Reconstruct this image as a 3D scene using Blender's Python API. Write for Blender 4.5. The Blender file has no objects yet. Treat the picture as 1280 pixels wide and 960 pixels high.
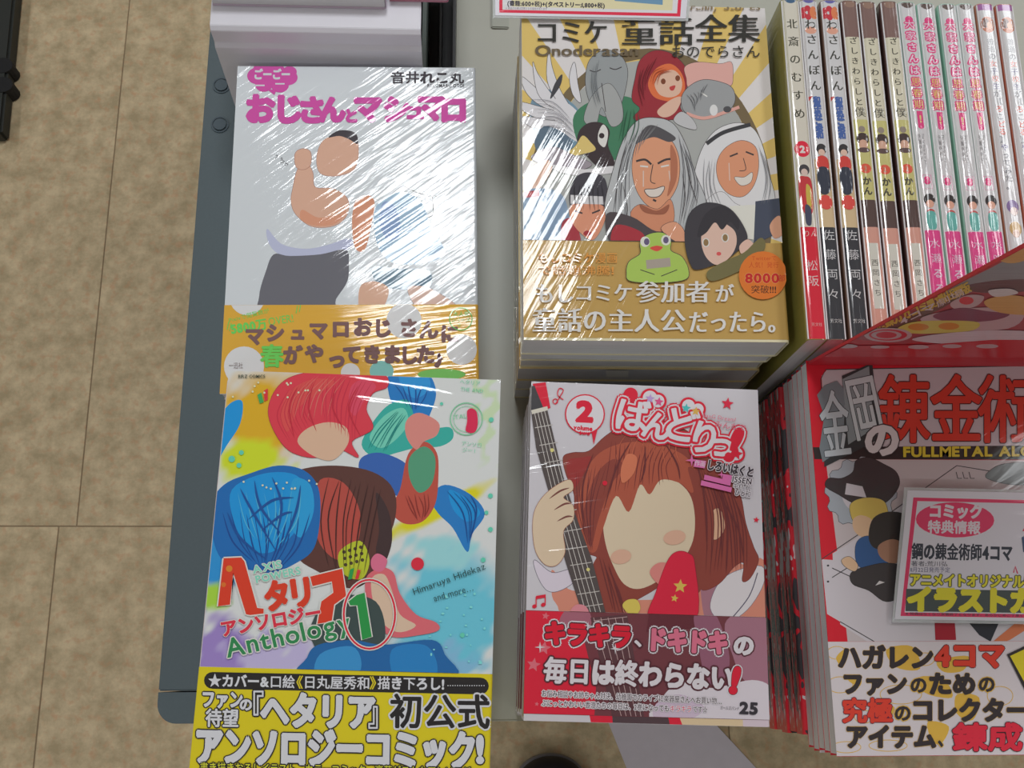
import bpy, math, random
from mathutils import Vector, Matrix
from mathutils.geometry import tessellate_polygon
random.seed(7)
SC = bpy.context.scene
COL = SC.collection

# ------------------------------------------------------------------ camera, world, lamps, exposure
F = 1340.0                      # focal length in pixels of the 1280 px wide frame
ZC = 0.690                      # camera height above the shelf
def _unit(v):
    return Vector(v).normalized()
_n = _unit((-60, 360, F))       # straight down, in camera axes (right, down, forward)
_y = Vector((-22, -4991.4, F)); _y = (_y - _n * _y.dot(_n)).normalized()
_z = -_n
_x = _y.cross(_z)
RW = Matrix((_x, _y, _z))       # camera axes -> world axes
CAMP = Vector((0, 0, ZC))
cam_data = bpy.data.cameras.new('camera')
cam_data.sensor_width = 36.0
cam_data.lens = F / 1280 * 36.0
cam_data.clip_start = 0.02
cam = bpy.data.objects.new('camera', cam_data)
COL.objects.link(cam)
rot = Matrix((RW @ Vector((1, 0, 0)), RW @ Vector((0, -1, 0)), RW @ Vector((0, 0, -1)))).transposed()
cam.matrix_world = Matrix.Translation(CAMP) @ rot.to_4x4()
SC.camera = cam

world = bpy.data.worlds.new('shop ambience')
SC.world = world
world.use_nodes = True
world.node_tree.nodes['Background'].inputs[0].default_value = (0.93, 0.97, 1.0, 1)
world.node_tree.nodes['Background'].inputs[1].default_value = 0.2

def lamp(name, loc, size, power, rotz=0.0, col=(0.95, 0.98, 1.0)):
    l = bpy.data.lights.new(name, 'AREA')
    l.shape = 'RECTANGLE'; l.size = size[0]; l.size_y = size[1]
    l.energy = power; l.color = col
    o = bpy.data.objects.new(name, l)
    o.location = loc; o.rotation_euler = (0, 0, rotz)
    COL.objects.link(o)
    return o
CZ = 2.02                       # ceiling height above the shelf
lamp('ceiling_tube_lamp', (-0.03, 1.08, CZ - 0.06), (0.42, 0.46), 34)
for lx, ly, ll, pw in ((-1.9, -1.3, 1.2, 26), (-2.1, 0.6, 1.2, 14), (-2.1, 2.4, 1.2, 14), (1.5, -1.3, 1.2, 12), (1.5, 1.25, 1.9, 40)):
    lamp('ceiling_tube_lamp', (lx, ly, CZ - 0.06), (0.40 if pw == 40 else 0.22, ll), pw)
lamp('ceiling_tube_lamp', (-0.2, -1.7, CZ - 0.06), (1.2, 0.12), 12)

SC.view_settings.view_transform = 'Standard'
SC.view_settings.look = 'None'
SC.view_settings.gamma = 1.0
SC.view_settings.use_curve_mapping = False
SC.view_settings.exposure = -1.28

# ------------------------------------------------------------------ helpers
def s2l(c):
    c = c / 255.0
    return c / 12.92 if c <= 0.04045 else ((c + 0.055) / 1.055) ** 2.4
GAIN = 1.55
def K(r, g, b):
    """colour of a thing whose photographed value under the shop light is r, g, b"""
    c = [s2l(v) * GAIN for v in (r, g, b)]; m = max(c)
    return tuple(v * min(1.0, 0.86 / m) for v in c)

def empty(name, loc, label=None, cat=None, group=None):
    o = bpy.data.objects.new(name, None)
    o.empty_display_size = 0.02
    COL.objects.link(o); o.location = loc
    if label: o['label'] = label
    if cat: o['category'] = cat
    if group: o['group'] = group
    return o
def tag(o, label, cat, group=None):
    o['label'] = label; o['category'] = cat
    if group: o['group'] = group
    return o
def struct(o):
    o['kind'] = 'structure'
    return o

def mesh_obj(name, verts, faces, mat=None, parent=None, smooth=False, cols=None):
    me = bpy.data.meshes.new(name)
    me.from_pydata([tuple(v) for v in verts], [], faces)
    if cols is not None:
        ca = me.color_attributes.new('Col', 'FLOAT_COLOR', 'POINT')
        flat = []
        for c in cols: flat.extend((c[0], c[1], c[2], 1.0))
        ca.data.foreach_set('color', flat)
    if smooth:
        me.polygons.foreach_set('use_smooth', [True] * len(me.polygons))
    if mat: me.materials.append(mat)
    me.update()
    o = bpy.data.objects.new(name, me)
    COL.objects.link(o)
    if parent: o.parent = parent
    return o

class MB:
    """collects simple solids into one mesh"""
    def __init__(s): s.v = []; s.f = []
    def add(s, v, f):
        b = len(s.v); s.v += [tuple(p) for p in v]; s.f += [tuple(b + i for i in q) for q in f]
    def box(s, x0, x1, y0, y1, z0, z1):
        v = [(x, y, z) for z in (z0, z1) for y in (y0, y1) for x in (x0, x1)]
        s.add(v, [(0, 2, 3, 1), (4, 5, 7, 6), (0, 1, 5, 4), (2, 6, 7, 3), (0, 4, 6, 2), (1, 3, 7, 5)])
    def extrude(s, prof, axis, a, b):
        """prof: closed list of 2D points; axis: the extrusion axis"""
        n = len(prof)
        def P(p, t):
            if axis == 'y': return (p[0], t, p[1])
            if axis == 'x': return (t, p[0], p[1])
            return (p[0], p[1], t)
        v = [P(p, a) for p in prof] + [P(p, b) for p in prof]
        f = [(i, (i + 1) % n, n + (i + 1) % n, n + i) for i in range(n)]
        tris = tessellate_polygon([[Vector((p[0], p[1], 0)) for p in prof]])
        for t in tris:
            f.append(tuple(t)); f.append(tuple(n + i for i in reversed(t)))
        s.add(v, f)
    def build(s, name, mat, parent=None, smooth=False, bevel=0):
        o = mesh_obj(name, s.v, s.f, mat, parent, smooth)
        import bmesh
        bm = bmesh.new(); bm.from_mesh(o.data)
        bmesh.ops.recalc_face_normals(bm, faces=bm.faces)
        if bevel:
            bmesh.ops.bevel(bm, geom=list(bm.edges), offset=bevel, segments=2, affect='EDGES', clamp_overlap=True)
        bm.to_mesh(o.data); bm.free()
        return o

# ------------------------------------------------------------------ materials
def new_mat(name):
    m = bpy.data.materials.new(name); m.use_nodes = True
    nt = m.node_tree
    return m, nt, nt.nodes['Principled BSDF']
def plain(name, col, rough=0.6, metal=0.0, noise=0.0, nscale=200, spec=0.4, bump=0.0):
    m, nt, p = new_mat(name)
    p.inputs['Base Color'].default_value = (*col, 1)
    p.inputs['Roughness'].default_value = rough
    p.inputs['Metallic'].default_value = metal
    p.inputs['Specular IOR Level'].default_value = spec
    if noise or bump:
        tc = nt.nodes.new('ShaderNodeTexCoord'); nz = nt.nodes.new('ShaderNodeTexNoise')
        nz.inputs['Scale'].default_value = nscale; nz.inputs['Detail'].default_value = 4
        nt.links.new(tc.outputs['Object'], nz.inputs['Vector'])
        if noise:
            mx = nt.nodes.new('ShaderNodeMix'); mx.data_type = 'RGBA'
            mx.inputs[6].default_value = (*[c * (1 - noise) for c in col], 1)
            mx.inputs[7].default_value = (*[min(1, c * (1 + noise)) for c in col], 1)
            nt.links.new(nz.outputs['Fac'], mx.inputs[0]); nt.links.new(mx.outputs[2], p.inputs['Base Color'])
        if bump:
            b = nt.nodes.new('ShaderNodeBump'); b.inputs['Strength'].default_value = bump
            b.inputs['Distance'].default_value = 0.001
            nt.links.new(nz.outputs['Fac'], b.inputs['Height']); nt.links.new(b.outputs['Normal'], p.inputs['Normal'])
    return m

def wrap_mat(name, col=None, ang=40, amp=0.0005, across=260, along=26, mask=14, rough=0.09, coat=1.0, broad=0.0012, seed=0.0, pits=0.0, ior=1.5):
    """printed card under tight shrink film: the film is a clear coat with its own creases"""
    m, nt, p = new_mat(name)
    N = nt.nodes.new; L = nt.links.new
    if col is None:
        a = N('ShaderNodeAttribute'); a.attribute_name = 'Col'
        L(a.outputs['Color'], p.inputs['Base Color'])
    else:
        p.inputs['Base Color'].default_value = (*col, 1)
    p.inputs['Roughness'].default_value = 0.6
    p.inputs['Specular IOR Level'].default_value = 0.2
    p.inputs['Coat Weight'].default_value = coat
    p.inputs['Coat Roughness'].default_value = rough
    p.inputs['Coat IOR'].default_value = ior
    tc = N('ShaderNodeTexCoord')
    mp = N('ShaderNodeMapping'); mp.inputs['Rotation'].default_value = (0, 0, math.radians(-ang))
    mp2 = N('ShaderNodeMapping'); mp2.inputs['Scale'].default_value = (along, across, across)
    mp2.inputs['Location'].default_value = (seed, seed * 1.7, seed)
    L(tc.outputs['Object'], mp.inputs['Vector']); L(mp.outputs['Vector'], mp2.inputs['Vector'])
    n1 = N('ShaderNodeTexNoise'); n1.inputs['Scale'].default_value = 1.0; n1.inputs['Detail'].default_value = 2.0
    n1.inputs['Distortion'].default_value = 0.6
    L(mp2.outputs['Vector'], n1.inputs['Vector'])
    n2 = N('ShaderNodeTexNoise'); n2.inputs['Scale'].default_value = mask; n2.inputs['Detail'].default_value = 1.0
    off = N('ShaderNodeMapping'); off.inputs['Location'].default_value = (seed, seed, 0)
    L(tc.outputs['Object'], off.inputs['Vector']); L(off.outputs['Vector'], n2.inputs['Vector'])
    pw = N('ShaderNodeMath'); pw.operation = 'POWER'; pw.inputs[1].default_value = 2.0
    L(n2.outputs['Fac'], pw.inputs[0])
    mu = N('ShaderNodeMath'); mu.operation = 'MULTIPLY'
    L(n1.outputs['Fac'], mu.inputs[0]); L(pw.outputs[0], mu.inputs[1])
    b1 = N('ShaderNodeBump'); b1.inputs['Strength'].default_value = 1.0; b1.inputs['Distance'].default_value = broad
    L(n2.outputs['Fac'], b1.inputs['Height'])
    b2 = N('ShaderNodeBump'); b2.inputs['Strength'].default_value = 1.0; b2.inputs['Distance'].default_value = amp * 4
    L(mu.outputs[0], b2.inputs['Height']); L(b1.outputs['Normal'], b2.inputs['Normal'])
    out = b2
    if pits:
        v = N('ShaderNodeTexVoronoi'); v.inputs['Scale'].default_value = 330; v.feature = 'F1'
        L(tc.outputs['Object'], v.inputs['Vector'])
        b3 = N('ShaderNodeBump'); b3.inputs['Strength'].default_value = 0.6; b3.inputs['Distance'].default_value = pits
        L(v.outputs['Distance'], b3.inputs['Height']); L(b2.outputs['Normal'], b3.inputs['Normal'])
        out = b3
    L(out.outputs['Normal'], p.inputs['Coat Normal'])
    return m

def page_mat(name, col, stripes=900):
    m, nt, p = new_mat(name)
    tc = nt.nodes.new('ShaderNodeTexCoord'); mp = nt.nodes.new('ShaderNodeMapping')
    mp.inputs['Scale'].default_value = (18, 18, stripes * 2.2)
    nz = nt.nodes.new('ShaderNodeTexNoise'); nz.inputs['Scale'].default_value = 1.0; nz.inputs['Detail'].default_value = 3
    mx = nt.nodes.new('ShaderNodeMix'); mx.data_type = 'RGBA'
    mx.inputs[6].default_value = (*[c * 0.78 for c in col], 1); mx.inputs[7].default_value = (*[min(1, c * 1.1) for c in col], 1)
    nt.links.new(tc.outputs['Object'], mp.inputs['Vector']); nt.links.new(mp.outputs['Vector'], nz.inputs['Vector'])
    nt.links.new(nz.outputs['Fac'], mx.inputs[0]); nt.links.new(mx.outputs[2], p.inputs['Base Color'])
    p.inputs['Roughness'].default_value = 0.75
    p.inputs['Coat Weight'].default_value = 0.5; p.inputs['Coat Roughness'].default_value = 0.2
    b = nt.nodes.new('ShaderNodeBump'); b.inputs['Strength'].default_value = 0.5; b.inputs['Distance'].default_value = 0.0004
    nt.links.new(nz.outputs['Fac'], b.inputs['Height'])
    nt.links.new(b.outputs['Normal'], p.inputs['Normal']); nt.links.new(b.outputs['Normal'], p.inputs['Coat Normal'])
    return m

# ------------------------------------------------------------------ glyphs
_gc = bpy.data.curves.new('glyph', 'FONT'); _gc.resolution_u = 3
_go = bpy.data.objects.new('glyph', _gc)
_cache = {}
def glyph(ch, off):
    k = (ch, off)
    if k not in _cache:
        _gc.body = ch; _gc.offset = off
        me = bpy.data.meshes.new_from_object(_go)
        v = [(p.co.x, p.co.y) for p in me.vertices]
        f = []
        for q in me.polygons:
            vs = list(q.vertices)
            for i in range(1, len(vs) - 1): f.append((vs[0], vs[i], vs[i + 1]))
        bpy.data.meshes.remove(me)
        if v:
            x0 = min(p[0] for p in v); x1 = max(p[0] for p in v)
        else: x0, x1 = 0, 0.3
        wide = ord(ch) > 0x2000
        _cache[k] = (v, f, 1.0 if wide else (x1 - x0) + 0.10, 0.0 if wide else -x0 + 0.05)
    return _cache[k]

def catmull(pts, n=5):
    out = []; m = len(pts)
    for i in range(m):
        p0, p1, p2, p3 = pts[i - 1], pts[i], pts[(i + 1) % m], pts[(i + 2) % m]
        for k in range(n):
            t = k / n
            out.append(tuple(0.5 * ((2 * p1[j]) + (-p0[j] + p2[j]) * t + (2 * p0[j] - 5 * p1[j] + 4 * p2[j] - p3[j]) * t * t + (-p0[j] + 3 * p1[j] - 3 * p2[j] + p3[j]) * t ** 3) for j in (0, 1)))
    return out
def catmull_open(pts, n=6):
    q = [pts[0]] + list(pts) + [pts[-1]]; out = []
    for i in range(1, len(q) - 2):
        p0, p1, p2, p3 = q[i - 1], q[i], q[i + 1], q[i + 2]
        for k in range(n):
            t = k / n
            out.append(tuple(0.5 * ((2 * p1[j]) + (-p0[j] + p2[j]) * t + (2 * p0[j] - 5 * p1[j] + 4 * p2[j] - p3[j]) * t * t + (-p0[j] + 3 * p1[j] - 3 * p2[j] + p3[j]) * t ** 3) for j in (0, 1)))
    out.append(pts[-1])
    return out
def clip_poly(pts, rect):
    u0, u1, v0, v1 = rect
    for ax, lim, sgn in ((0, u0, 1), (0, u1, -1), (1, v0, 1), (1, v1, -1)):
        out = []
        for i in range(len(pts)):
            a, b = pts[i - 1], pts[i]
            ia = (a[ax] - lim) * sgn >= 0; ib = (b[ax] - lim) * sgn >= 0
            if ia != ib:
                t = (lim - a[ax]) / (b[ax] - a[ax]); q = [a[0] + (b[0] - a[0]) * t, a[1] + (b[1] - a[1]) * t]
                q[ax] = lim; out.append(tuple(q))
            if ib: out.append(b)
        pts = out
        if not pts: return []
    return pts

STEP = 5e-6
class Print:
    """flat print lying on a plane. Shapes are given as measured on the photograph (px) and carried to the
    plane p0 + u*U + v*V, in metres, in the frame of the thing the print belongs to (origin = its base)."""
    def __init__(s, origin, p0, U, V, rect=None, lift=None, raw=False, base=0.0):
        s.o = Vector(origin); s.p0 = Vector(p0); s.U = Vector(U).normalized(); s.V = Vector(V).normalized()
        s.N = s.U.cross(s.V).normalized(); s.rect = rect; s.liftf = lift; s.raw = raw
        s.v = []; s.f = []; s.c = []; s.k = 1; s.base = base; s.turn = None
    def m(s, p):
        if s.raw: return (p[0] / 1000.0, p[1] / 1000.0)
        d = RW @ Vector((p[0] - 640, p[1] - 480, F))
        t = (s.p0 - CAMP).dot(s.N) / d.dot(s.N)
        q = CAMP + d * t - s.p0
        return (q.dot(s.U), q.dot(s.V))
    def up(s, q, k):
        h = s.base + k * STEP
        if s.liftf: h += s.liftf(q[0], q[1])
        w = s.p0 - s.o + s.U * q[0] + s.V * q[1] + s.N * h
        return s.turn @ w if s.turn else w
    def inside(s, q):
        r = s.rect
        return r is None or (r[0] <= q[0] <= r[1] and r[2] <= q[1] <= r[3])
    def _tri(s, pts, tris, col):
        if s.liftf and not isinstance(col, list):
            st = [tuple(pts[i] for i in t) for t in tris]; out = []
            while st:
                t = st.pop(); e = [(abs(t[i][0] - t[(i + 1) % 3][0]), i) for i in range(3)]; m_, i = max(e)
                if m_ > 0.0011:
                    p, q, r = t[i], t[(i + 1) % 3], t[(i + 2) % 3]; h = ((p[0] + q[0]) / 2, (p[1] + q[1]) / 2)
                    st += [(p, h, r), (h, q, r)]
                else: out.append(t)
            pts = [p for t in out for p in t]; tris = [(3 * i, 3 * i + 1, 3 * i + 2) for i in range(len(out))]
        b = len(s.v)
        s.v += [s.up(q, s.k) for q in pts]
        cc = col if isinstance(col, list) else [col] * len(pts)
        s.c += cc
        for t in tris:
            a, bb, c = (pts[i] for i in t)
            ar = (bb[0] - a[0]) * (c[1] - a[1]) - (bb[1] - a[1]) * (c[0] - a[0])
            if abs(ar) < 1e-14: continue
            s.f.append(tuple(b + i for i in (t if ar > 0 else (t[0], t[2], t[1]))))
    def poly(s, pts, col, smooth=False, keep=False):
        if smooth: pts = catmull(pts)
        q = [s.m(p) for p in pts]
        if s.rect: q = clip_poly(q, s.rect)
        if len(q) >= 3:
            tr = tessellate_polygon([[Vector((a, b, 0)) for a, b in q]])
            s._tri(q, tr, col)
        s.k += 0.4 if keep else 1
    def blob(s, pts, col, line=None, lw=1.2):
        if line is not None: s.line(catmull(pts) + [pts[0]], lw * 2, line, sm=False)
        s.poly(pts, col, smooth=True)
    def ell(s, cx, cy, rx, ry, col, rot=0, n=28, keep=False):
        a = math.radians(rot)
        s.poly([(cx + rx * math.cos(t) * math.cos(a) - ry * math.sin(t) * math.sin(a), cy + rx * math.cos(t) * math.sin(a) + ry * math.sin(t) * math.cos(a)) for t in [2 * math.pi * i / n for i in range(n)]], col, keep=keep)
    def ring(s, cx, cy, rx, ry, w, col, a0=0, a1=360, rot=0, n=40):
        a = math.radians(rot); L = []
        for i in range(n + 1):
            t = math.radians(a0 + (a1 - a0) * i / n)
            L.append((cx + rx * math.cos(t) * math.cos(a) - ry * math.sin(t) * math.sin(a), cy + rx * math.cos(t) * math.sin(a) + ry * math.sin(t) * math.cos(a)))
        s.line(L, w, col, sm=False)
    def star(s, cx, cy, r, col, rot=0, n=5, inner=0.45, keep=False):
        s.poly([(cx + (r if i % 2 == 0 else r * inner) * math.sin(math.radians(rot + i * 180 / n)), cy - (r if i % 2 == 0 else r * inner) * math.cos(math.radians(rot + i * 180 / n))) for i in range(2 * n)], col, keep=keep)
    def line(s, pts, w, col, sm=True, taper=False):
        if sm and len(pts) > 2: pts = catmull_open(pts)
        n = len(pts); L = []; R = []
        for i, p in enumerate(pts):
            a = pts[max(0, i - 1)]; b = pts[min(n - 1, i + 1)]
            dx, dy = b[0] - a[0], b[1] - a[1]; d = math.hypot(dx, dy) or 1
            ww = w / 2 * ((1 - abs(2 * i / (n - 1) - 1) ** 2) if taper else 1)
            L.append((p[0] - dy / d * ww, p[1] + dx / d * ww)); R.append((p[0] + dy / d * ww, p[1] - dx / d * ww))
        for i in range(n - 1):
            q = [s.m(x) for x in (L[i], L[i + 1], R[i + 1], R[i])]
            if s.rect: q = clip_poly(q, s.rect)
            if len(q) >= 3: s._tri(q, [(0, j, j + 1) for j in range(1, len(q) - 1)], col)
        s.k += 1
    def field(s, fn, step, rect=None):
        """evenly gridded background, colour from fn(px-or-mm point)"""
        r = rect or s.rect
        nx = max(1, int((r[1] - r[0]) / step)); ny = max(1, int((r[3] - r[2]) / step))
        b = len(s.v)
        for j in range(ny + 1):
            for i in range(nx + 1):
                q = (r[0] + (r[1] - r[0]) * i / nx, r[2] + (r[3] - r[2]) * j / ny)
                s.v.append(s.up(q, s.k)); s.c.append(fn(*s.inv(q)))
        for j in range(ny):
            for i in range(nx):
                a = b + j * (nx + 1) + i
                s.f.append((a, a + 1, a + nx + 2, a + nx + 1))
        s.k += 1
    def inv(s, q):
        if s.raw: return (q[0] * 1000, q[1] * 1000)
        w = s.p0 + s.U * q[0] + s.V * q[1] - CAMP
        c = RW.transposed() @ w
        return (c.x / c.z * F + 640, c.y / c.z * F + 480)
    def text(s, t, x, y, size, col, w=None, rot=0, bold=0.0, out=(), fat=0, vert=False, sx=1.0, shear=0.0, down=1, grow=0, fatx=False):
        """x, y: top-left corner of the writing; out: ((radius, colour), ...) outlines, widest first; fat: extra weight"""
        a = math.radians(rot); ca, sa = math.cos(a), math.sin(a)
        adv = []; tot = 0
        wt_ = lambda ch: 0.0 if 0x4e00 <= ord(ch) <= 0x9fff else min(bold, 0.02)
        for ch in t:
            g = glyph(ch, wt_(ch)); adv.append(g[2] if ch != ' ' else 0.35); tot += adv[-1]
        if vert: adv = [1.0] * len(t)
        if w and not vert: sx = w / (tot * size)
        if w and vert: pitch = w / len(t) / size
        def stamp(dx, dy, col):
            cur = 0.0
            for i, ch in enumerate(t):
                if ch != ' ':
                    gv, gf, ad, shx = glyph(ch, wt_(ch))
                    gs = 1.0 + grow * i
                    pts = []
                    for gx, gy in gv:
                        if vert:
                            X = (gx + shx) * size * sx + (0 if ord(ch) > 0x2000 else (1 - ad) * size * sx / 2); Y = (0.88 - gy) * size + cur * size
                            if ch in 'ーー': X, Y = (1 - (0.88 - gy) - 0.02) * size * sx, (gx) * size + cur * size
                        else:
                            X = ((gx + shx) * gs + cur) * size * sx; Y = (0.88 - gy * gs) * size
                        X += shear * (size * 0.88 - Y if not vert else 0)
                        X += dx; Y = Y * down + dy
                        pts.append(s.m((x + X * ca - Y * sa, y + X * sa + Y * ca)))
                    if s.rect:
                        gf = [q for q in gf if all(s.inside(pts[k]) for k in q)]
                    if gf: s._tri(pts, gf, col)
                cur += (pitch if (w and vert) else (1.0 if vert else adv[i] * (1.0 + grow * i)))
        for r, oc in out:
            nn = 8 if r < 2.6 else 12
            for i in range(nn):
                stamp(r * math.cos(2 * math.pi * i / nn), r * math.sin(2 * math.pi * i / nn), oc); s.k += 0.4
            if r > 4:
                
                for i in range(6):
                    stamp(r * .5 * math.cos(math.pi * i / 3), r * .5 * math.sin(math.pi * i / 3), oc); s.k += 0.4
            s.k += 0.3
        if fat:
            for i in range(2 if fatx else 6):
                stamp(fat * math.cos(math.pi * i / (1 if fatx else 3)), 0 if fatx else fat * math.sin(math.pi * i / 3), col); s.k += 0.4
        stamp(0, 0, col); s.k += 1
    def strands(s, A, B, n, col, w=1.2, jit=1.5):
        """fine tapering strokes fanned between two guide curves"""
        for i in range(n):
            t = (i + .5) / n
            s.line([(p[0] * (1 - t) + q[0] * t + random.uniform(-jit, jit), p[1] * (1 - t) + q[1] * t + random.uniform(-jit, jit)) for p, q in zip(A, B)], w * random.uniform(.6, 1.2), col, taper=True)
    def build(s, name, mat, parent):
        return mesh_obj(name, s.v, s.f, mat, parent, cols=s.c)

# ------------------------------------------------------------------ books
def book(name, x0, x1, y0, y1, z0, t, cover_m, page_m, spine='R', band=None, band_m=None, yaw=0.0, label='', cat='book', group=None, r=0.0016, pinch=0.0012):
    """a paperback lying flat; all sizes in metres. The Empty stands at the middle of its base"""
    cx, cy = (x0 + x1) / 2, (y0 + y1) / 2
    e = empty(name, (cx, cy, z0), label, cat, group)
    e.rotation_euler = (0, 0, math.radians(yaw))
    W, L = (x1 - x0) / 2, (y1 - y0) / 2
    sg = 1 if spine == 'R' else -1
    c = 0.00035
    def prof(o, th, rr, a=-W):
        outer = [(a, th)]; n = 6
        for i in range(n + 1):
            an = math.pi / 2 * (1 - i / n); outer.append((W + o - rr + rr * math.cos(an), th - rr + rr * math.sin(an)))
        for i in range(n + 1):
            an = -math.pi / 2 * i / n; outer.append((W + o - rr + rr * math.cos(an), rr + rr * math.sin(an)))
        outer.append((a, 0))
        return outer
    def cshell(th0, th1, o, a, cc):
        out = prof(o, th1, r, a); inn = prof(o - cc, th1 - cc, max(r - cc, 1e-4), a)
        out = [(p[0], p[1]) for p in out]; inn = [(p[0], p[1]) for p in inn]
        for i, p in enumerate(inn):
            if p[1] < cc: inn[i] = (p[0], cc)
        inn = [(p[0], min(max(p[1], cc), th1 - cc)) for p in inn]
        return [(sg * p[0], p[1]) for p in out + inn[::-1]]
    mb = MB(); mb.extrude(cshell(0, t, 0, -W, c), 'y', -L, L); mb.build('cover', cover_m, e)
    mb = MB()
    xs = sorted((sg * (-W + 0.00012), sg * (W - 0.0009)))
    mb.box(xs[0], xs[1], -L + pinch, L - pinch, c + 1e-5, t - c - 1e-5); mb.build('page_block', page_m, e)
    if band:                      # a paper belly band round the lower part of the cover
        bc = 0.00016
        out = [(p[0], p[1] + bc if p[1] > t / 2 else p[1] - 0.00001) for p in prof(bc, t, r, -W - bc)]
        inn = [(p[0], p[1]) for p in prof(0.00001, t + 0.00002, r, -W - bc)]
        P = [(sg * a, b) for a, b in out[:-2] + [out[-2]] + inn[::-1][1:]]
        mb = MB(); mb.extrude([(sg * a, b) for a, b in out[:9] + inn[:9][::-1]], 'y', band[0] - cy, band[1] - cy)
        mb.build('belly_band', band_m, e)
    return e

def copy_thing(root, loc, rz, label):
    r = root.copy(); COL.objects.link(r); r.location = loc; r.rotation_euler = (0, 0, rz); r['label'] = label
    for ch in root.children:
        c = ch.copy(); COL.objects.link(c); c.parent = r
        for g in ch.children:
            d = g.copy(); COL.objects.link(d); d.parent = c
    return r
ORD = ['', 'second', 'third', 'fourth', 'fifth', 'sixth', 'seventh', 'eighth', 'ninth', 'tenth', 'eleventh', 'twelfth', 'thirteenth']

def G(px, py, z):
    """world point at height z seen at a measured pixel"""
    d = RW @ Vector((px - 640, py - 480, F))
    q = CAMP + d * ((z - ZC) / d.z)
    return q

# ================================================================== structure
FZ = -0.81
tile_cols = []
floor = empty('floor', (0, 0, FZ)); struct(floor)
def tile_mat():
    m, nt, p = new_mat('speckled beige vinyl')
    N = nt.nodes.new; L = nt.links.new
    tc = N('ShaderNodeTexCoord')
    n1 = N('ShaderNodeTexNoise'); n1.inputs['Scale'].default_value = 34; n1.inputs['Detail'].default_value = 5; n1.inputs['Roughness'].default_value = 0.65
    n2 = N('ShaderNodeTexNoise'); n2.inputs['Scale'].default_value = 90; n2.inputs['Detail'].default_value = 3
    L(tc.outputs['Object'], n1.inputs['Vector']); L(tc.outputs['Object'], n2.inputs['Vector'])
    r = N('ShaderNodeValToRGB'); e = r.color_ramp.elements
    e[0].position = 0.34; e[0].color = (*K(155, 138, 108), 1); e[1].position = 0.66; e[1].color = (*K(192, 173, 141), 1)
    L(n1.outputs['Fac'], r.inputs['Fac'])
    r2 = N('ShaderNodeValToRGB'); e = r2.color_ramp.elements
    e[0].position = 0.52; e[0].color = (0, 0, 0, 1); e[1].position = 0.72; e[1].color = (0.55, 0.55, 0.55, 1)
    L(n2.outputs['Fac'], r2.inputs['Fac'])
    mx = N('ShaderNodeMix'); mx.data_type = 'RGBA'; mx.inputs[7].default_value = (*K(176, 132, 98), 1)
    L(r2.outputs['Color'], mx.inputs[0]); L(r.outputs['Color'], mx.inputs[6]); L(mx.outputs[2], p.inputs['Base Color'])
    p.inputs['Roughness'].default_value = 0.62
    return m
TM = tile_mat()
grout = plain('dark joint', K(140, 122, 100), 0.9)
mb = MB(); mb.box(-3.2, 3.2, -2.6, 3.4, -0.02, -0.0016); mb.build('subfloor', grout, floor)
T = 0.915
tm = MB(); tm.box(-T / 2 + 0.0008, T / 2 - 0.0008, -T / 2 + 0.0008, T / 2 - 0.0008, -0.0016, 0.0)
t0 = tm.build('floor_tile', TM, floor, bevel=0.0005)
first = True
for j in range(-3, 3):
    for i in range(-3, 4):
        x = -0.546 + (i + 0.5) * T + (0.012 if j >= 0 else -0.012); y = 0.196 + (j + 0.5) * T
        o = t0 if first else t0.copy()
        if not first: COL.objects.link(o); o.parent = floor
        first = False
        o.location = (x, y, 0)

ceil_m = plain('ceiling board', (0.62, 0.62, 0.60), 0.9); wall_m = plain('shop wall paint', (0.50, 0.50, 0.48), 0.85)
for nm, d_, mt in (('ceiling', (-3.2, 3.2, -2.6, 3.4, CZ, CZ + .05), ceil_m), ('wall_left', (-3.25, -3.2, -2.6, 3.4, FZ, CZ), wall_m), ('wall_right', (3.2, 3.25, -2.6, 3.4, FZ, CZ), wall_m),
                   ('wall_back', (-3.2, 3.2, 3.4, 3.45, FZ, CZ), wall_m), ('wall_front', (-3.2, 3.2, -2.65, -2.6, FZ, CZ), wall_m)):
    mb = MB(); mb.box(*d_); struct(mb.build(nm, mt))

# display unit
slate = plain('slate painted metal', K(78, 89, 94), 0.5, noise=0.06, nscale=500, spec=0.3)
shelf_m = plain('warm grey laminate', K(158, 158, 148), 0.4, noise=0.03, nscale=30)
under = plain('dark grey plinth', K(60, 62, 64), 0.7)
unit = empty('display_shelf', (0.2, 0.3, FZ), 'grey laminate display shelf carrying every pile of books', 'shelf')
mb = MB(); mb.box(-0.348, 0.58, -0.3294, 0.62, -FZ - 0.028, -FZ); mb.build('shelf_board', shelf_m, unit, bevel=0.0012)
mb = MB(); mb.box(-0.33, 0.55, -0.16, 0.6, 0.0, -FZ - 0.028); mb.build('plinth', under, unit)
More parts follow.
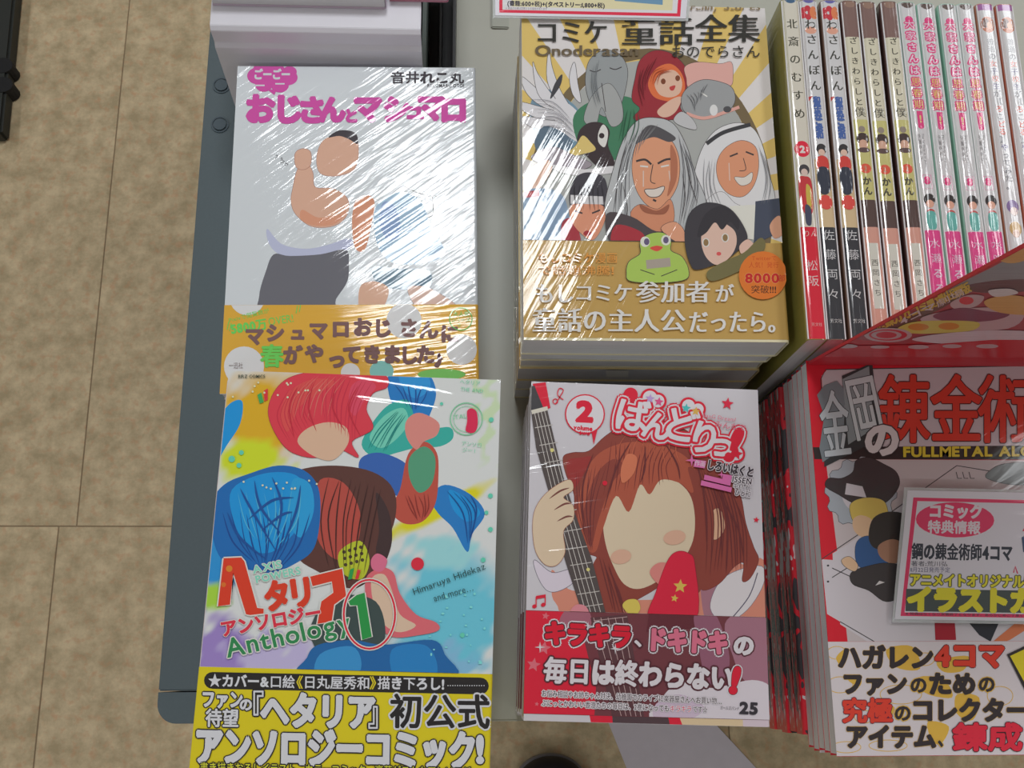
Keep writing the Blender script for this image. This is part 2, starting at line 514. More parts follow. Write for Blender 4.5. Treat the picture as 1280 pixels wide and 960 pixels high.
# side rail with a rounded end cap (coordinates: unit stands at x .2, y .3)
rail_x0, rail_x1 = -0.1866, -0.1500
mb = MB()
y_s = -0.0108
mb.box(rail_x0 - 0.2, rail_x1 - 0.2, y_s + 0.0004 - 0.3, 0.62, -FZ - 0.055, -FZ - 0.0002)
mb.build('side_rail', slate, unit, bevel=0.0008)
cp = [(rail_x1 - 0.2, y_s - 0.3 - 0.0004), (rail_x0 - 0.2, y_s - 0.3 - 0.0004)]
cy0 = -0.0296 - 0.3
for k in range(9):
    a = math.pi / 2 * k / 8
    cp.append((rail_x0 - 0.2 + 0.012 - 0.012 * math.cos(a) , cy0 + 0.012 - 0.012 * math.sin(a)))
cp.append((rail_x1 - 0.2, cy0))
mb = MB(); mb.extrude(cp, 'z', -FZ - 0.055, -FZ - 0.0004)
mb.build('rail_end_cap', slate, unit, bevel=0.0006)
for (px, py) in ((277, 107), (275, 156)):
    q = G(px, py, 0.0)
    mb = MB(); n = 28
    for (ra, rb, h) in ((0.0044, 0.0, 0.0012), (0.0062, 0.0052, 0.0006)):
        c0 = [(q.x - 0.2 + ra * math.cos(2 * math.pi * i / n), q.y - 0.3 + ra * math.sin(2 * math.pi * i / n)) for i in range(n)]
        if rb == 0: mb.extrude(c0, 'z', -FZ - 0.0005, -FZ + h)
        else:
            c1 = [(q.x - 0.2 + rb * math.cos(2 * math.pi * i / n), q.y - 0.3 + rb * math.sin(2 * math.pi * i / n)) for i in range(n)]
            v = [(*p, -FZ + h) for p in c0] + [(*p, -FZ + h) for p in c1] + [(*p, -FZ - 0.0005) for p in c0]
            mb.add(v, [(i, (i + 1) % n, n + (i + 1) % n, n + i) for i in range(n)] + [(i, (i + 1) % n, 2 * n + (i + 1) % n, 2 * n + i) for i in range(n)])
    mb.build('plug_cap', plain('slate plug', K(66, 78, 86), 0.55), unit)

# white plastic book box at the back, standing on the rail side of the shelf
white_pl = plain('milky white plastic', K(196, 194, 202), 0.35, noise=0.02, nscale=60, bump=0.05)
dark_pl = plain('black plastic', K(42, 44, 46), 0.45)
bx = empty('book_riser', (-0.08, 0.42, 0.0002), 'milky white plastic riser box behind the left-hand piles, books on its top', 'riser')
x0, x1 = -0.156 + 0.08, -0.0290 + 0.08
pr = [(-0.0560, 0.0), (-0.0475, 0.085), (-0.0490, 0.1085), (-0.0475, 0.1135), (-0.042, 0.1150), (0.10, 0.1150), (0.10, 0.1130), (-0.040, 0.1130), (-0.0450, 0.108), (-0.0455, 0.085), (-0.0535, 0.0)]
mb = MB()
zz = [(-0.0560, 0.0), (-0.0478, 0.0985), (-0.0455, 0.1010), (-0.0450, 0.1120), (-0.0425, 0.1145), (0.10, 0.1145), (0.10, 0.1130), (-0.041, 0.1130), (-0.0435, 0.111), (-0.044, 0.100), (-0.0460, 0.0975), (-0.0540, 0.0)]
mb.extrude(zz, 'x', x0, x1); mb.build('front_panel', white_pl, bx, bevel=0.0003)
mb = MB(); mb.box(x0 + 0.004, x0 + 0.006, -0.044, 0.10, 0, 0.1129); mb.build('side_panel', white_pl, bx)
mb = MB(); mb.box(x1 - 0.006, x1 - 0.004, -0.044, 0.10, 0, 0.1129); mb.build('side_panel', white_pl, bx)
mb = MB(); mb.extrude([(-0.0555, 0.0), (-0.0500, 0.068), (-0.0440, 0.068), (-0.050, 0.0)], 'x', x1 + 0.0002, x1 + 0.0022); mb.build('end_strip', dark_pl, bx)

# black channel between riser and grey back ledge
ch = empty('shelf_divider', (0.0, 0.43, 0.0), 'black U shaped divider channel beside the white riser box', 'divider')
q0, q1 = G(533, 60, 0.05), G(566, 60, 0.05)
mb = MB(); mb.box(q0.x, q1.x, -0.055, 0.09, 0.0, 0.004); mb.build('channel_base', dark_pl, ch)
mb = MB(); mb.box(q0.x - 0.0028, q0.x, -0.055, 0.09, 0.0, 0.055); mb.build('channel_wall', plain('pale green grey edge', K(120, 132, 128), 0.4), ch)
mb = MB(); mb.box(q1.x, q1.x + 0.0018, -0.055, 0.09, 0.0, 0.055); mb.build('channel_wall', dark_pl, ch)
mb = MB(); mb.box(q0.x + 0.008, q0.x + 0.0095, -0.055, 0.09, 0.004, 0.03); mb.build('channel_rib', plain('dark grey rib', K(66, 68, 68), 0.4), ch)
ledge = empty('back_ledge', (0.02, 0.46, 0.0), 'pale greenish grey ledge at the back of the shelf gap', 'ledge')
gy = G(605, 34, 0.002).y - .46
mb = MB(); mb.box(-0.0035, 0.0095, gy, gy + .15, 0.0, 0.002); mb.build('ledge_block', plain('pale laminate', K(150, 152, 142), 0.5), ledge, bevel=0.0008)

# ================================================================== palette
white = K(203, 208, 213)
paper = page_mat('white page edges', K(196, 196, 198))
pinkpaper = page_mat('pinkish page edges', K(196, 182, 184))
FLATV = (0, 1, 0); FLATU = (1, 0, 0)
def top_print(e, x0, x1, y0, y1, ztop, base=0.00002, vmin=0.0, rect=None):
    """prints are drawn on a plane measured from the cover's lower left corner; the book may be turned"""
    th = e.rotation_euler.z; M = Matrix.Rotation(th, 3, 'Z')
    w, l = x1 - x0, y1 - y0
    p0 = Vector((e.location.x, e.location.y, ztop)) + M @ Vector((-w / 2, -l / 2, 0))
    P = Print(e.location, p0, M @ Vector(FLATU), M @ Vector(FLATV), rect=rect or (0.0001, w - 0.0001, 0.0001 + vmin, l - 0.0001), base=base)
    if abs(th) > 1e-6: P.turn = Matrix.Rotation(-th, 3, 'Z')
    return P
def turned_y(x0, x1, y0, y1, yaw, px, py, z):
    """y, in the book's own unturned frame, of a measured point"""
    M = Matrix.Rotation(-math.radians(yaw), 3, 'Z'); c = Vector(((x0 + x1) / 2, (y0 + y1) / 2, 0)); q = G(px, py, z); q.z = 0
    return (M @ (q - c)).y + c.y

# ================================================================== 1  white cover with magenta title (back left)
ox0, ox1, oy0, oy1, oz = -0.1420, 0.0060, 0.1550, 0.3660, 0.090
t = oz / 7
O_cov = wrap_mat('white gloss cover A', white, ang=38, seed=1.3, amp=0.0006)
O_pr = wrap_mat('print A', None, ang=36, amp=0.00045, across=120, along=9, mask=11, rough=0.05, broad=0.0012, seed=2.1)
O_bandm = wrap_mat('yellow band A', K(218, 168, 62), ang=8, amp=0.0003, across=300, along=20, broad=0.0018, seed=2.1)
YO = 0.8; ybs = turned_y(ox0, ox1, oy0, oy1, YO, 430, 381, oz)
def under_pile(n_from, n, t, args, kw, who, group):
    e = None
    for k in range(n_from, n):
        lab = f'{ORD[k]} copy down in {who}'
        if e is None:
            e = book(*args[:5], args[5] - (k + 1) * t, t - 0.00004, *args[6:], label=lab, group=group, **kw)
            base = e
        else:
            copy_thing(base, (base.location.x + random.uniform(-.0008, .0008), base.location.y + random.uniform(-.001, .001), args[5] - (k + 1) * t), base.rotation_euler.z + random.uniform(-.004, .004), lab)
eO = book('manga_volume', ox0, ox1, oy0, oy1, oz - t, t - 0.00004, O_cov, paper, band=(oy0 + 0.0002, ybs), band_m=O_bandm, yaw=YO,
          label='shrink-wrapped white paperback with magenta bubble title and mustard band, topmost of its pile', group='white covers with magenta title')
under_pile(1, 7, t, ('manga_volume', ox0, ox1 - 0.001, oy0, oy1 - 0.001, oz, O_cov, paper), {'band': (oy0 + 0.0002, ybs), 'band_m': O_bandm, 'yaw': YO},
           'the pile of white paperbacks with mustard bands', 'white covers with magenta title')
P = top_print(eO, ox0, ox1, oy0, oy1, oz - 0.00004, vmin=ybs - oy0)
skin = K(214, 170, 148); skd = K(196, 138, 112)
ink = K(62, 58, 64)
mag = K(186, 72, 148)
# plain soft shapes standing where the cover picture is
P.blob([(366, 236), (372, 212), (384, 205), (391, 216), (394, 234), (416, 236), (434, 248), (434, 268), (418, 282), (390, 283), (370, 268), (364, 252)], skin, line=K(150, 100, 90), lw=.5)
P.blob([(378, 262), (398, 272), (424, 268), (432, 260), (430, 270), (416, 281), (392, 282), (376, 274)], skd)
P.blob([(369, 192), (378, 186), (388, 190), (388, 206), (379, 212), (370, 208)], skin, line=K(150, 100, 90), lw=.5)
P.blob([(396, 196), (404, 176), (424, 168), (444, 172), (448, 192), (442, 212), (420, 220), (400, 216)], skin, line=K(150, 100, 90), lw=.4)
P.blob([(410, 172), (424, 163), (444, 166), (447, 180), (436, 174), (424, 170)], ink)
P.blob([(334, 286), (352, 305), (382, 311), (410, 306), (436, 298), (440, 308), (420, 318), (380, 320), (350, 318), (336, 304)], K(168, 172, 196))
P.blob([(342, 318), (362, 320), (400, 318), (432, 312), (436, 330), (434, 352), (420, 374), (412, 392), (330, 392), (324, 370), (332, 340)], K(96, 96, 104))
P.blob([(444, 252), (458, 244), (468, 252), (464, 282), (456, 312), (444, 310), (440, 280)], K(214, 150, 122))
P.blob([(470, 258), (500, 240), (526, 252), (540, 286), (556, 318), (520, 330), (486, 326), (470, 300)], K(172, 200, 224))
P.blob([(480, 252), (496, 262), (500, 292), (484, 300), (474, 276)], K(126, 148, 184))
P.blob([(466, 334), (500, 336), (536, 338), (536, 360), (500, 362), (472, 354)], K(100, 122, 138))
P.blob([(510, 360), (528, 358), (548, 366), (572, 386), (530, 392), (516, 378)], K(222, 190, 178), line=K(90, 80, 90), lw=.4)
P.blob([(452, 356), (470, 352), (486, 362), (476, 388), (452, 392), (448, 374)], K(220, 176, 152))
P.line([(546, 246), (541, 246), (541, 268), (532, 272)], 1, ink); P.line([(504, 232), (520, 240), (540, 246)], 1, ink)
P.text('ﾌｩ', 345, 192, 7, ink, rot=20); P.text('フゥ', 352, 198, 6, ink, rot=30)
for (a, b, c) in ((322, 95, 13), (342, 93, 13), (360, 97, 12), (330, 106, 11), (350, 107, 11), (344, 88, 12), (328, 88, 12), (362, 90, 9)):
    P.ell(a, b, c, c * .8, mag, keep=True)
P.poly([(334, 112), (346, 112), (343, 119)], mag)
P.text('ごーごー', 317, 86, 14, white, w=46, bold=.03, fat=.5)
P.text('ー', 318, 100, 14, white, bold=.05); P.text('ー', 343, 98, 14, white, bold=.05)
P.text('音井れこ丸', 488, 89, 16, ink, w=92, bold=.02, fat=.4)
P.text('REKOMARU OTOI', 534, 104, 6, ink, w=46, bold=.02)
for chh, x, y, sz in (('お', 306, 117, 38), ('じ', 341, 117, 38), ('さ', 372, 120, 35), ('ん', 398, 120, 34), ('と', 430, 136, 18), ('マ', 441, 117, 37), ('シ', 478, 119, 35), ('ュ', 506, 125, 26), ('マ', 521, 116, 36), ('ロ', 549, 119, 36)):
    P.text(chh, x, y, sz, mag, fat=2.0 if sz > 28 else 1.2, bold=.03)
P.build('cover_print', O_pr, eO)
# band lettering
Pb = top_print(eO, ox0, ox1, oy0, oy1, oz + 0.00018, rect=(0, ox1 - ox0, .0003, ybs - oy0 - .0001))
brown = K(112, 84, 84); grn = K(98, 186, 84); mil = K(214, 214, 216)
for (a, b, c) in ((309, 372, 22), (305, 458, 25), (505, 401, 22), (577, 437, 19), (438, 466, 12)): Pb.ell(a, b, c, c, mil, keep=True)
Pb.k += 1
Pb.ell(477, 464, 15, 13, K(120, 176, 172)); Pb.ell(552, 468, 30, 7, K(110, 176, 90))
Pb.text('Pixivで閲覧数が', 285, 397, 7, grn, w=52, rot=-14)
Pb.text('5800万', 287, 404, 15, grn, w=46, rot=-9, bold=.03, fat=.5); Pb.text('OVER!', 334, 395, 14, grn, w=32, rot=-9)
for x, y, a in ((370, 392, 60), (374, 390, 60), (284, 412, -60), (287, 414, -60)): Pb.line([(x, y), (x + 4 * math.cos(math.radians(a)), y - 10)], 1, grn)
xs = [306, 332, 362, 386, 414, 441, 466, 499, 524, 550]; ys = [408, 404, 406, 401, 399, 397, 398, 398, 400, 405]
for chh, x, y in zip('マシュマロおじさんに', xs, ys): Pb.text(chh, x, y, 24 if chh != 'ュ' else 20, brown, bold=.03, fat=1.0)
Pb.text('春', 325, 430, 30, grn, bold=.03, fat=1.0)
xs = [354, 381, 409, 428, 453, 478, 499, 520, 543]; ys = [432, 430, 437, 431, 431, 431, 432, 431, 437]
for chh, x, y in zip('がやってきました♪', xs, ys): Pb.text(chh, x, y, 24, brown, bold=.03, fat=1.0)
Pb.text('一迅社', 286, 453, 8, K(130, 120, 120), w=18)
Pb.ring(576, 399, 14, 14, 1, grn); Pb.text('大人気', 566, 389, 7, grn); Pb.text('シリーズ', 564, 397, 6, grn); Pb.text('!!', 573, 404, 6, grn)
Pb.build('band_print', O_pr, eO)

# ================================================================== 2  colourful anthology (front left)
hx0, hx1, hy0, hy1, hz = -0.1320, 0.0160, -0.0552, 0.1568, 0.123
t = hz / 9
H_cov = wrap_mat('white gloss cover B', K(205, 205, 206), seed=3.0)
H_pr = wrap_mat('print B', None, ang=-6, amp=0.0006, across=110, along=9, mask=14, rough=0.05, broad=0.0042, seed=5.4, pits=0.00002)
H_bandm = wrap_mat('bright yellow band B', K(222, 204, 34), ang=-14, amp=0.0003, across=220, along=24, broad=0.0012, seed=5.4)
YH = -1.68; hband = turned_y(hx0, hx1, hy0, hy1, YH, 430, 838, hz)
kwH = {'band': (hy0 + 0.0002, hband), 'band_m': H_bandm, 'yaw': YH}
eH = book('manga_volume', hx0, hx1, hy0, hy1, hz - t, t - 0.00004, H_cov, paper, **kwH,
          label='glossy paperback with red, blue and teal splashes and bright yellow band, topmost of pile', group='splashed covers with bright yellow band')
under_pile(1, 9, t, ('manga_volume', hx0 - 0.0035, hx1 - 0.004, hy0 + .001, hy1 - 0.002, hz, wrap_mat('pink white cover B', K(190, 176, 176), seed=3.0), pinkpaper), kwH,
           'the pile of splashed paperbacks with bright yellow bands', 'splashed covers with bright yellow band')
P = top_print(eH, hx0, hx1, hy0, hy1, hz - 0.00004, vmin=hband - hy0)
def gm(x, y, cx, cy, rx, ry, pw=2):
    d = ((x - cx) / rx) ** 2 + ((y - cy) / ry) ** 2
    return max(0.0, min(1.0, 1.6 - 1.2 * d))
def wob(x, y):
    return 9 * math.sin(x * .11 + y * .05) + 7 * math.sin(y * .17 - x * .06) + 4 * math.sin(x * .31 + y * .27)
def mixc(a, b, t): return tuple(a[i] * (1 - t) + b[i] * t for i in range(3))
def hfield(x, y):
    w = wob(x, y); c = K(206, 208, 208)
    c = mixc(c, K(224, 176, 40), gm(x, y, 335 + w, 520, 62, 55))
    c = mixc(c, K(188, 200, 40), gm(x, y, 312 + w, 575, 45, 28))
    c = mixc(c, K(214, 206, 30), gm(x, y, 545 + w, 640 - (x - 545) * .5, 70, 12))
    c = mixc(c, K(96, 176, 196), gm(x + w, y + w, 560, 770, 75, 90))
    c = mixc(c, K(150, 206, 212), gm(x + w, y, 550, 690, 40, 22))
    c = mixc(c, K(40, 130, 190), gm(x + w, y, 262, 700, 45, 40))
    c = mixc(c, K(150, 190, 60), gm(x + w, y, 262, 745, 26, 18))
    c = mixc(c, K(140, 118, 178), gm(x + w, y + w, 270, 815, 40, 50))
    c = mixc(c, K(178, 168, 204), gm(x + w, y + w, 350, 825, 60, 30))
    c = mixc(c, K(120, 170, 200), gm(x + w, y + w, 545, 830, 60, 22))
    c = mixc(c, K(190, 220, 150), gm(x + w, y, 608, 520, 9, 60) * .6)
    return c
P.field(hfield, 0.0013)
B1, B2, B3 = K(34, 112, 178), K(26, 138, 204), K(30, 72, 140)
tl, tl2 = K(50, 156, 146), K(104, 186, 166)
P.blob([(262, 560), (272, 526), (288, 504), (303, 502), (300, 530), (284, 556), (268, 580)], B2)
P.blob([(486, 468), (508, 462), (534, 466), (545, 488), (540, 512), (524, 540), (506, 520), (488, 500)], B1)
P.blob([(500, 466), (530, 466), (538, 484), (520, 498), (504, 486)], K(44, 140, 204))
P.blob([(452, 556), (466, 528), (486, 506), (510, 500), (518, 520), (532, 536), (562, 534), (566, 548), (550, 558), (520, 560), (496, 566), (470, 572)], tl)
P.blob([(462, 546), (480, 520), (504, 510), (510, 530), (492, 552), (474, 560)], tl2)
P.blob([(452, 572), (476, 566), (508, 580), (516, 604), (496, 620), (470, 600), (450, 590)], K(50, 90, 160))
P.blob([(556, 606), (588, 618), (606, 642), (590, 668), (584, 690), (566, 660), (548, 642), (538, 622)], B1)
P.blob([(562, 612), (590, 628), (600, 642), (584, 652), (566, 636)], B2)
P.blob([(510, 568), (530, 552), (546, 566), (548, 596), (544, 630), (528, 652), (504, 654), (488, 636), (500, 612)], K(170, 74, 62))
P.blob([(512, 572), (530, 558), (544, 572), (540, 604), (524, 616), (512, 598)], K(76, 140, 110))
P.blob([(508, 526), (524, 516), (548, 528), (546, 544), (530, 552), (520, 562), (508, 546)], K(220, 140, 132))
P.blob([(330, 612), (372, 588), (420, 582), (466, 590), (492, 612), (494, 648), (478, 690), (470, 716), (440, 736), (400, 716), (366, 690)], K(84, 52, 48))
P.blob([(400, 600), (430, 604), (450, 640), (446, 680), (424, 700), (400, 680), (392, 640)], K(164, 70, 62))
P.blob([(470, 616), (486, 640), (490, 676), (480, 704), (470, 690), (474, 660)], K(60, 44, 46))
P.blob([(424, 690), (450, 676), (462, 700), (452, 724), (428, 716)], K(168, 176, 46))
for i in range(4):
    for j in range(3): P.ell(430 + i * 7 + j, 690 + j * 8 - i * 2, 2.2, 2.2, K(70, 60, 40), keep=True)
P.k += 1
P.blob([(264, 632), (280, 606), (312, 592), (348, 582), (380, 588), (398, 610), (400, 650), (392, 686), (370, 704), (340, 716), (310, 712), (284, 706), (268, 680)], K(28, 96, 162))
P.blob([(290, 612), (330, 592), (370, 594), (384, 620), (372, 660), (340, 690), (310, 684), (292, 650)], B2)
P.blob([(368, 598), (388, 606), (392, 640), (376, 672), (360, 650), (362, 620)], K(40, 150, 208))
P.strands([(272, 640), (288, 676), (316, 704)], [(392, 640), (380, 680), (350, 708)], 12, K(22, 66, 132), 2.0, 3)
P.strands([(292, 616), (304, 650), (320, 676)], [(384, 610), (372, 650), (346, 682)], 8, K(90, 186, 224), 1.6, 3)
P.strands([(490, 480), (500, 494), (510, 510)], [(540, 482), (532, 496), (524, 512)], 6, K(22, 72, 140), 1.6, 2)
P.strands([(456, 560), (472, 536), (494, 512)], [(486, 564), (498, 540), (508, 520)], 6, K(24, 120, 116), 1.4, 2)
P.strands([(400, 812), (430, 822), (440, 846)], [(540, 812), (530, 826), (520, 846)], 10, K(18, 62, 116), 2.0, 3)
P.strands([(410, 596), (400, 650), (410, 712)], [(480, 610), (470, 660), (456, 716)], 9, K(54, 32, 32), 1.6, 3)
P.strands([(502, 618), (510, 636), (520, 650)], [(540, 618), (540, 634), (534, 648)], 6, K(122, 44, 42), 1.4, 2)
P.strands([(556, 612), (576, 640), (584, 680)], [(590, 620), (600, 640), (588, 676)], 5, K(18, 66, 130), 1.4, 2)
for L_ in ([(300, 610), (316, 640), (346, 690)], [(318, 600), (326, 634), (352, 668)], [(340, 596), (352, 630), (346, 670)], [(310, 650), (340, 626), (368, 622)], [(326, 664), (352, 644), (366, 640)], [(284, 640), (300, 672), (334, 700)], [(376, 606), (370, 640), (350, 690)]):
    P.line(L_, 3.2, K(26, 74, 140), taper=True)
redh = K(214, 62, 78)
P.blob([(336, 520), (340, 496), (356, 476), (384, 466), (420, 464), (456, 468), (482, 470), (484, 484), (466, 492), (458, 512), (466, 536), (440, 552), (448, 572), (420, 560), (396, 572), (366, 566), (348, 548)], redh, line=K(150, 40, 60), lw=.5)
P.blob([(372, 552), (384, 536), (410, 528), (432, 534), (436, 552), (424, 570), (410, 576), (388, 568)], K(230, 190, 162))
P.blob([(350, 520), (362, 490), (392, 474), (420, 478), (398, 492), (372, 512), (360, 540)], K(226, 84, 84))
P.blob([(440, 482), (458, 474), (470, 484), (456, 500), (444, 520), (436, 506)], K(224, 78, 104))
P.strands([(360, 486), (344, 520), (360, 556)], [(400, 470), (384, 510), (392, 530)], 9, K(182, 44, 62), 1.3)
P.strands([(402, 470), (400, 500), (404, 528)], [(470, 476), (450, 512), (446, 556)], 10, K(180, 44, 66), 1.3)
P.strands([(390, 470), (366, 496), (356, 530)], [(440, 470), (420, 492), (412, 520)], 7, K(240, 130, 120), 1.0)
for L_ in ([(372, 484), (362, 510), (368, 548)], [(392, 480), (386, 510), (396, 540)], [(420, 482), (416, 510), (432, 540)], [(448, 482), (436, 512), (452, 548)]):
    P.line(L_, 2.2, K(176, 40, 58), taper=True)
P.blob([(458, 722), (476, 710), (492, 716), (500, 742), (520, 768), (545, 778), (548, 788), (524, 794), (490, 796), (468, 776), (458, 750)], K(222, 108, 118))
P.blob([(464, 726), (480, 718), (490, 738), (500, 768), (520, 782), (496, 790), (472, 770)], K(238, 206, 180))
P.blob([(464, 700), (472, 692), (484, 700), (478, 714), (466, 712)], K(214, 110, 140))
P.blob([(400, 762), (430, 744), (470, 752), (482, 790), (470, 812), (430, 826), (400, 816), (388, 790)], K(56, 70, 70))
P.blob([(398, 806), (440, 800), (480, 806), (540, 800), (556, 818), (562, 850), (380, 850), (384, 822)], K(30, 92, 150))
P.blob([(400, 818), (440, 808), (452, 830), (440, 850), (396, 850)], K(52, 130, 184))
P.blob([(490, 812), (530, 806), (546, 828), (540, 850), (496, 850)], K(36, 116, 176))
P.ell(522, 705, 8, 8, K(196, 40, 60))
P.ring(583, 524, 20, 20, 1.2, K(110, 180, 140)); P.ring(583, 524, 16, 16, .6, K(110, 180, 140)); P.text('ITALY', 566, 518, 8, K(110, 180, 140), rot=-8)
P.blob([(584, 514), (590, 511), (596, 516), (597, 532), (593, 541), (586, 541), (582, 538), (584, 526)], K(216, 44, 84))
P.poly([(322, 494), (327, 491), (330, 503), (325, 505)], K(60, 150, 80)); P.poly([(330, 489), (335, 486), (335, 500), (331, 502)], K(200, 50, 60))
for (a, b, c) in ((290, 574, 4), (302, 566, 3), (299, 582, 3), (552, 505, 2), (614, 525, 3), (613, 620, 3), (608, 641, 2.5), (613, 662, 3), (578, 794, 3), (604, 700, 3)): P.ell(a, b, c, c, K(90, 184, 160), keep=True)
P.k += 1
import random as _r
_r.seed(3)
for i in range(26): P.ell(_r.uniform(290, 400), _r.uniform(478, 500) if i < 14 else _r.uniform(600, 612), 1.3, 1.3, K(224, 224, 190), keep=True)
for i in range(24): P.ell(_r.uniform(536, 610), _r.uniform(740, 830), _r.uniform(.8, 2), _r.uniform(.8, 2), K(120, 200, 200), keep=True)
P.k += 1
P.text('BIRZ COMICS', 298, 468, 5.5, K(60, 70, 60), w=34, bold=.02)
for i, tx in enumerate(('ヘタリア', 'THE AND', 'アンソロ', 'ジー 1')): P.text(tx, 575 + i, 474 + i * 9 if i < 2 else 535 + i * 8, 6.5, K(110, 184, 150), rot=6)
P.build('cover_print', H_pr, eH)
P2 = top_print(eH, hx0, hx1, hy0, hy1, hz - 0.00004, vmin=hband - hy0, base=P.k * STEP + .00002)
tg = K(120, 190, 170); wh = K(218, 216, 210); ro = K(214, 62, 40)
P2.text('AXIS', 314, 706, 13, tg, w=38, rot=-12, bold=.02, out=((1.0, wh),), fat=.2)
P2.text('POWERS', 318, 718, 13, tg, w=58, rot=-12, bold=.02, out=((1.0, wh),), fat=.2)
he = [(280, 698), (302, 697), (306, 702), (322, 760), (330, 761), (330, 767), (313, 769), (308, 768), (292, 716), (288, 756), (273, 758)]
P2.line(he + [he[0]], 3.4, wh, sm=False); P2.poly(he, ro)
P2.ell(287, 711, 4, 4, K(230, 140, 50)); P2.ell(280, 731, 3, 3, K(230, 120, 50))
P2.text('タ', 327, 727, 40, ro, sx=.85, rot=-8, out=((1.6, wh),), fat=1.6, bold=.03)
P2.text('リ', 356, 722, 42, ro, sx=.85, rot=-8, out=((1.6, wh),), fat=1.6, bold=.03)
a_ = [(388, 721), (428, 711), (433, 745), (418, 756), (415, 777), (397, 780), (402, 752), (417, 741), (415, 727), (391, 733)]
P2.line(a_ + [a_[0]], 3.4, wh, sm=False); P2.poly(a_, ro)
P2.poly([(438, 712), (443, 710), (440, 724), (435, 725)], K(40, 140, 70)); P2.poly([(447, 712), (451, 713), (448, 724), (444, 724)], K(200, 50, 60))
P2.text('アンソロジー', 274, 776, 22, K(206, 50, 70), w=128, rot=-10, out=((1.3, wh),), fat=.6, bold=.02)
P2.text('Anthology', 277, 794, 33, K(44, 122, 74), w=162, rot=-12.5, out=((1.7, wh),), fat=.3, bold=.01, down=1.0)
P2.ring(462, 768, 32, 43, 5.0, wh); P2.ring(462, 768, 32, 43, 2.4, K(206, 40, 60))
one = [(436, 752), (446, 744), (456, 741), (465, 796), (453, 800), (447, 757), (438, 757)]
P2.line(one + [one[0]], 2.8, wh, sm=False); P2.poly(one, K(38, 134, 66))
P2.text('Himaruya Hidekaz', 514, 734, 12, K(40, 74, 76), w=96, rot=-20); P2.text('and more…', 540, 742, 12, K(40, 74, 76), w=52, rot=-16)
P2.build('title_lettering', H_pr, eH)
Pb = top_print(eH, hx0, hx1, hy0, hy1, hz + 0.00018, rect=(0, hx1 - hx0, .0003, hband - hy0 - .0001))
bk = K(36, 34, 36); w8 = K(206, 206, 212)
def bar(P, xa, ya, xb, yb, h, col):
    r = h / 2
    pts = [(xa + r - r * math.sin(math.pi * i / 8), ya + r + r * -math.cos(math.pi * i / 8)) for i in range(9)]
    pts += [(xb - r + r * math.sin(math.pi * i / 8), yb + r + r * math.cos(math.pi * i / 8)) for i in range(9)]
    P.poly(pts, col)
bar(Pb, 255, 840, 611, 847, 21, bk)
Pb.text('★カバー&口絵', 261, 842, 17, w8, w=108, rot=1, bold=.02, fat=.3); Pb.text('《', 362, 844, 17, K(220, 200, 40), rot=1, bold=.02); Pb.text('日丸屋秀和', 379, 844, 17, w8, w=84, rot=1, bold=.02, fat=.3)
Pb.text('》', 462, 845, 17, K(220, 200, 40), rot=1, bold=.02); Pb.text('描き下ろし!', 472, 845, 17, w8, w=84, rot=1, bold=.02, fat=.3)
for i in range(16): Pb.ell(560 + i * 3, 857, .7, .7, w8, keep=True)
Pb.text('ファン', 252, 862, 23, w8, w=52, rot=1, out=((2.2, bk),), fat=.7, bold=.03)
Pb.text('待望', 257, 885, 24, w8, w=42, rot=1, out=((2.2, bk),), fat=.7, bold=.03)
Pb.text('の', 299, 872, 17, w8, out=((2.0, bk),), fat=.5, bold=.02)
Pb.text('『', 298, 862, 46, w8, sx=.7, out=((2.4, bk),), fat=.5)
Pb.text('ヘタリア', 326, 864, 46, w8, w=144, rot=1, out=((3.2, bk),), fat=1.8, bold=.03)
Pb.text('』', 460, 870, 42, w8, sx=.7, out=((2.4, bk),), fat=.5)
Pb.text('初公式', 487, 866, 45, bk, w=126, rot=.5, out=((3.4, w8),), fat=1.2, bold=.03)
Pb.text('アンソロジーコミック', 244, 907, 50, w8, w=352, rot=1, out=((3.4, bk),), fat=2.0, bold=.03)
Pb.text('!', 594, 912, 46, w8, out=((3.0, bk),), fat=1.5, bold=.03)
Pb.text('書き描きおろしイラスト、カラーコミック…豪華ゲストもアンソロジー', 250, 952, 14, K(222, 222, 60), w=350, rot=1, out=((1.6, bk),), bold=.01)
Pb.build('band_print', H_pr, eH)

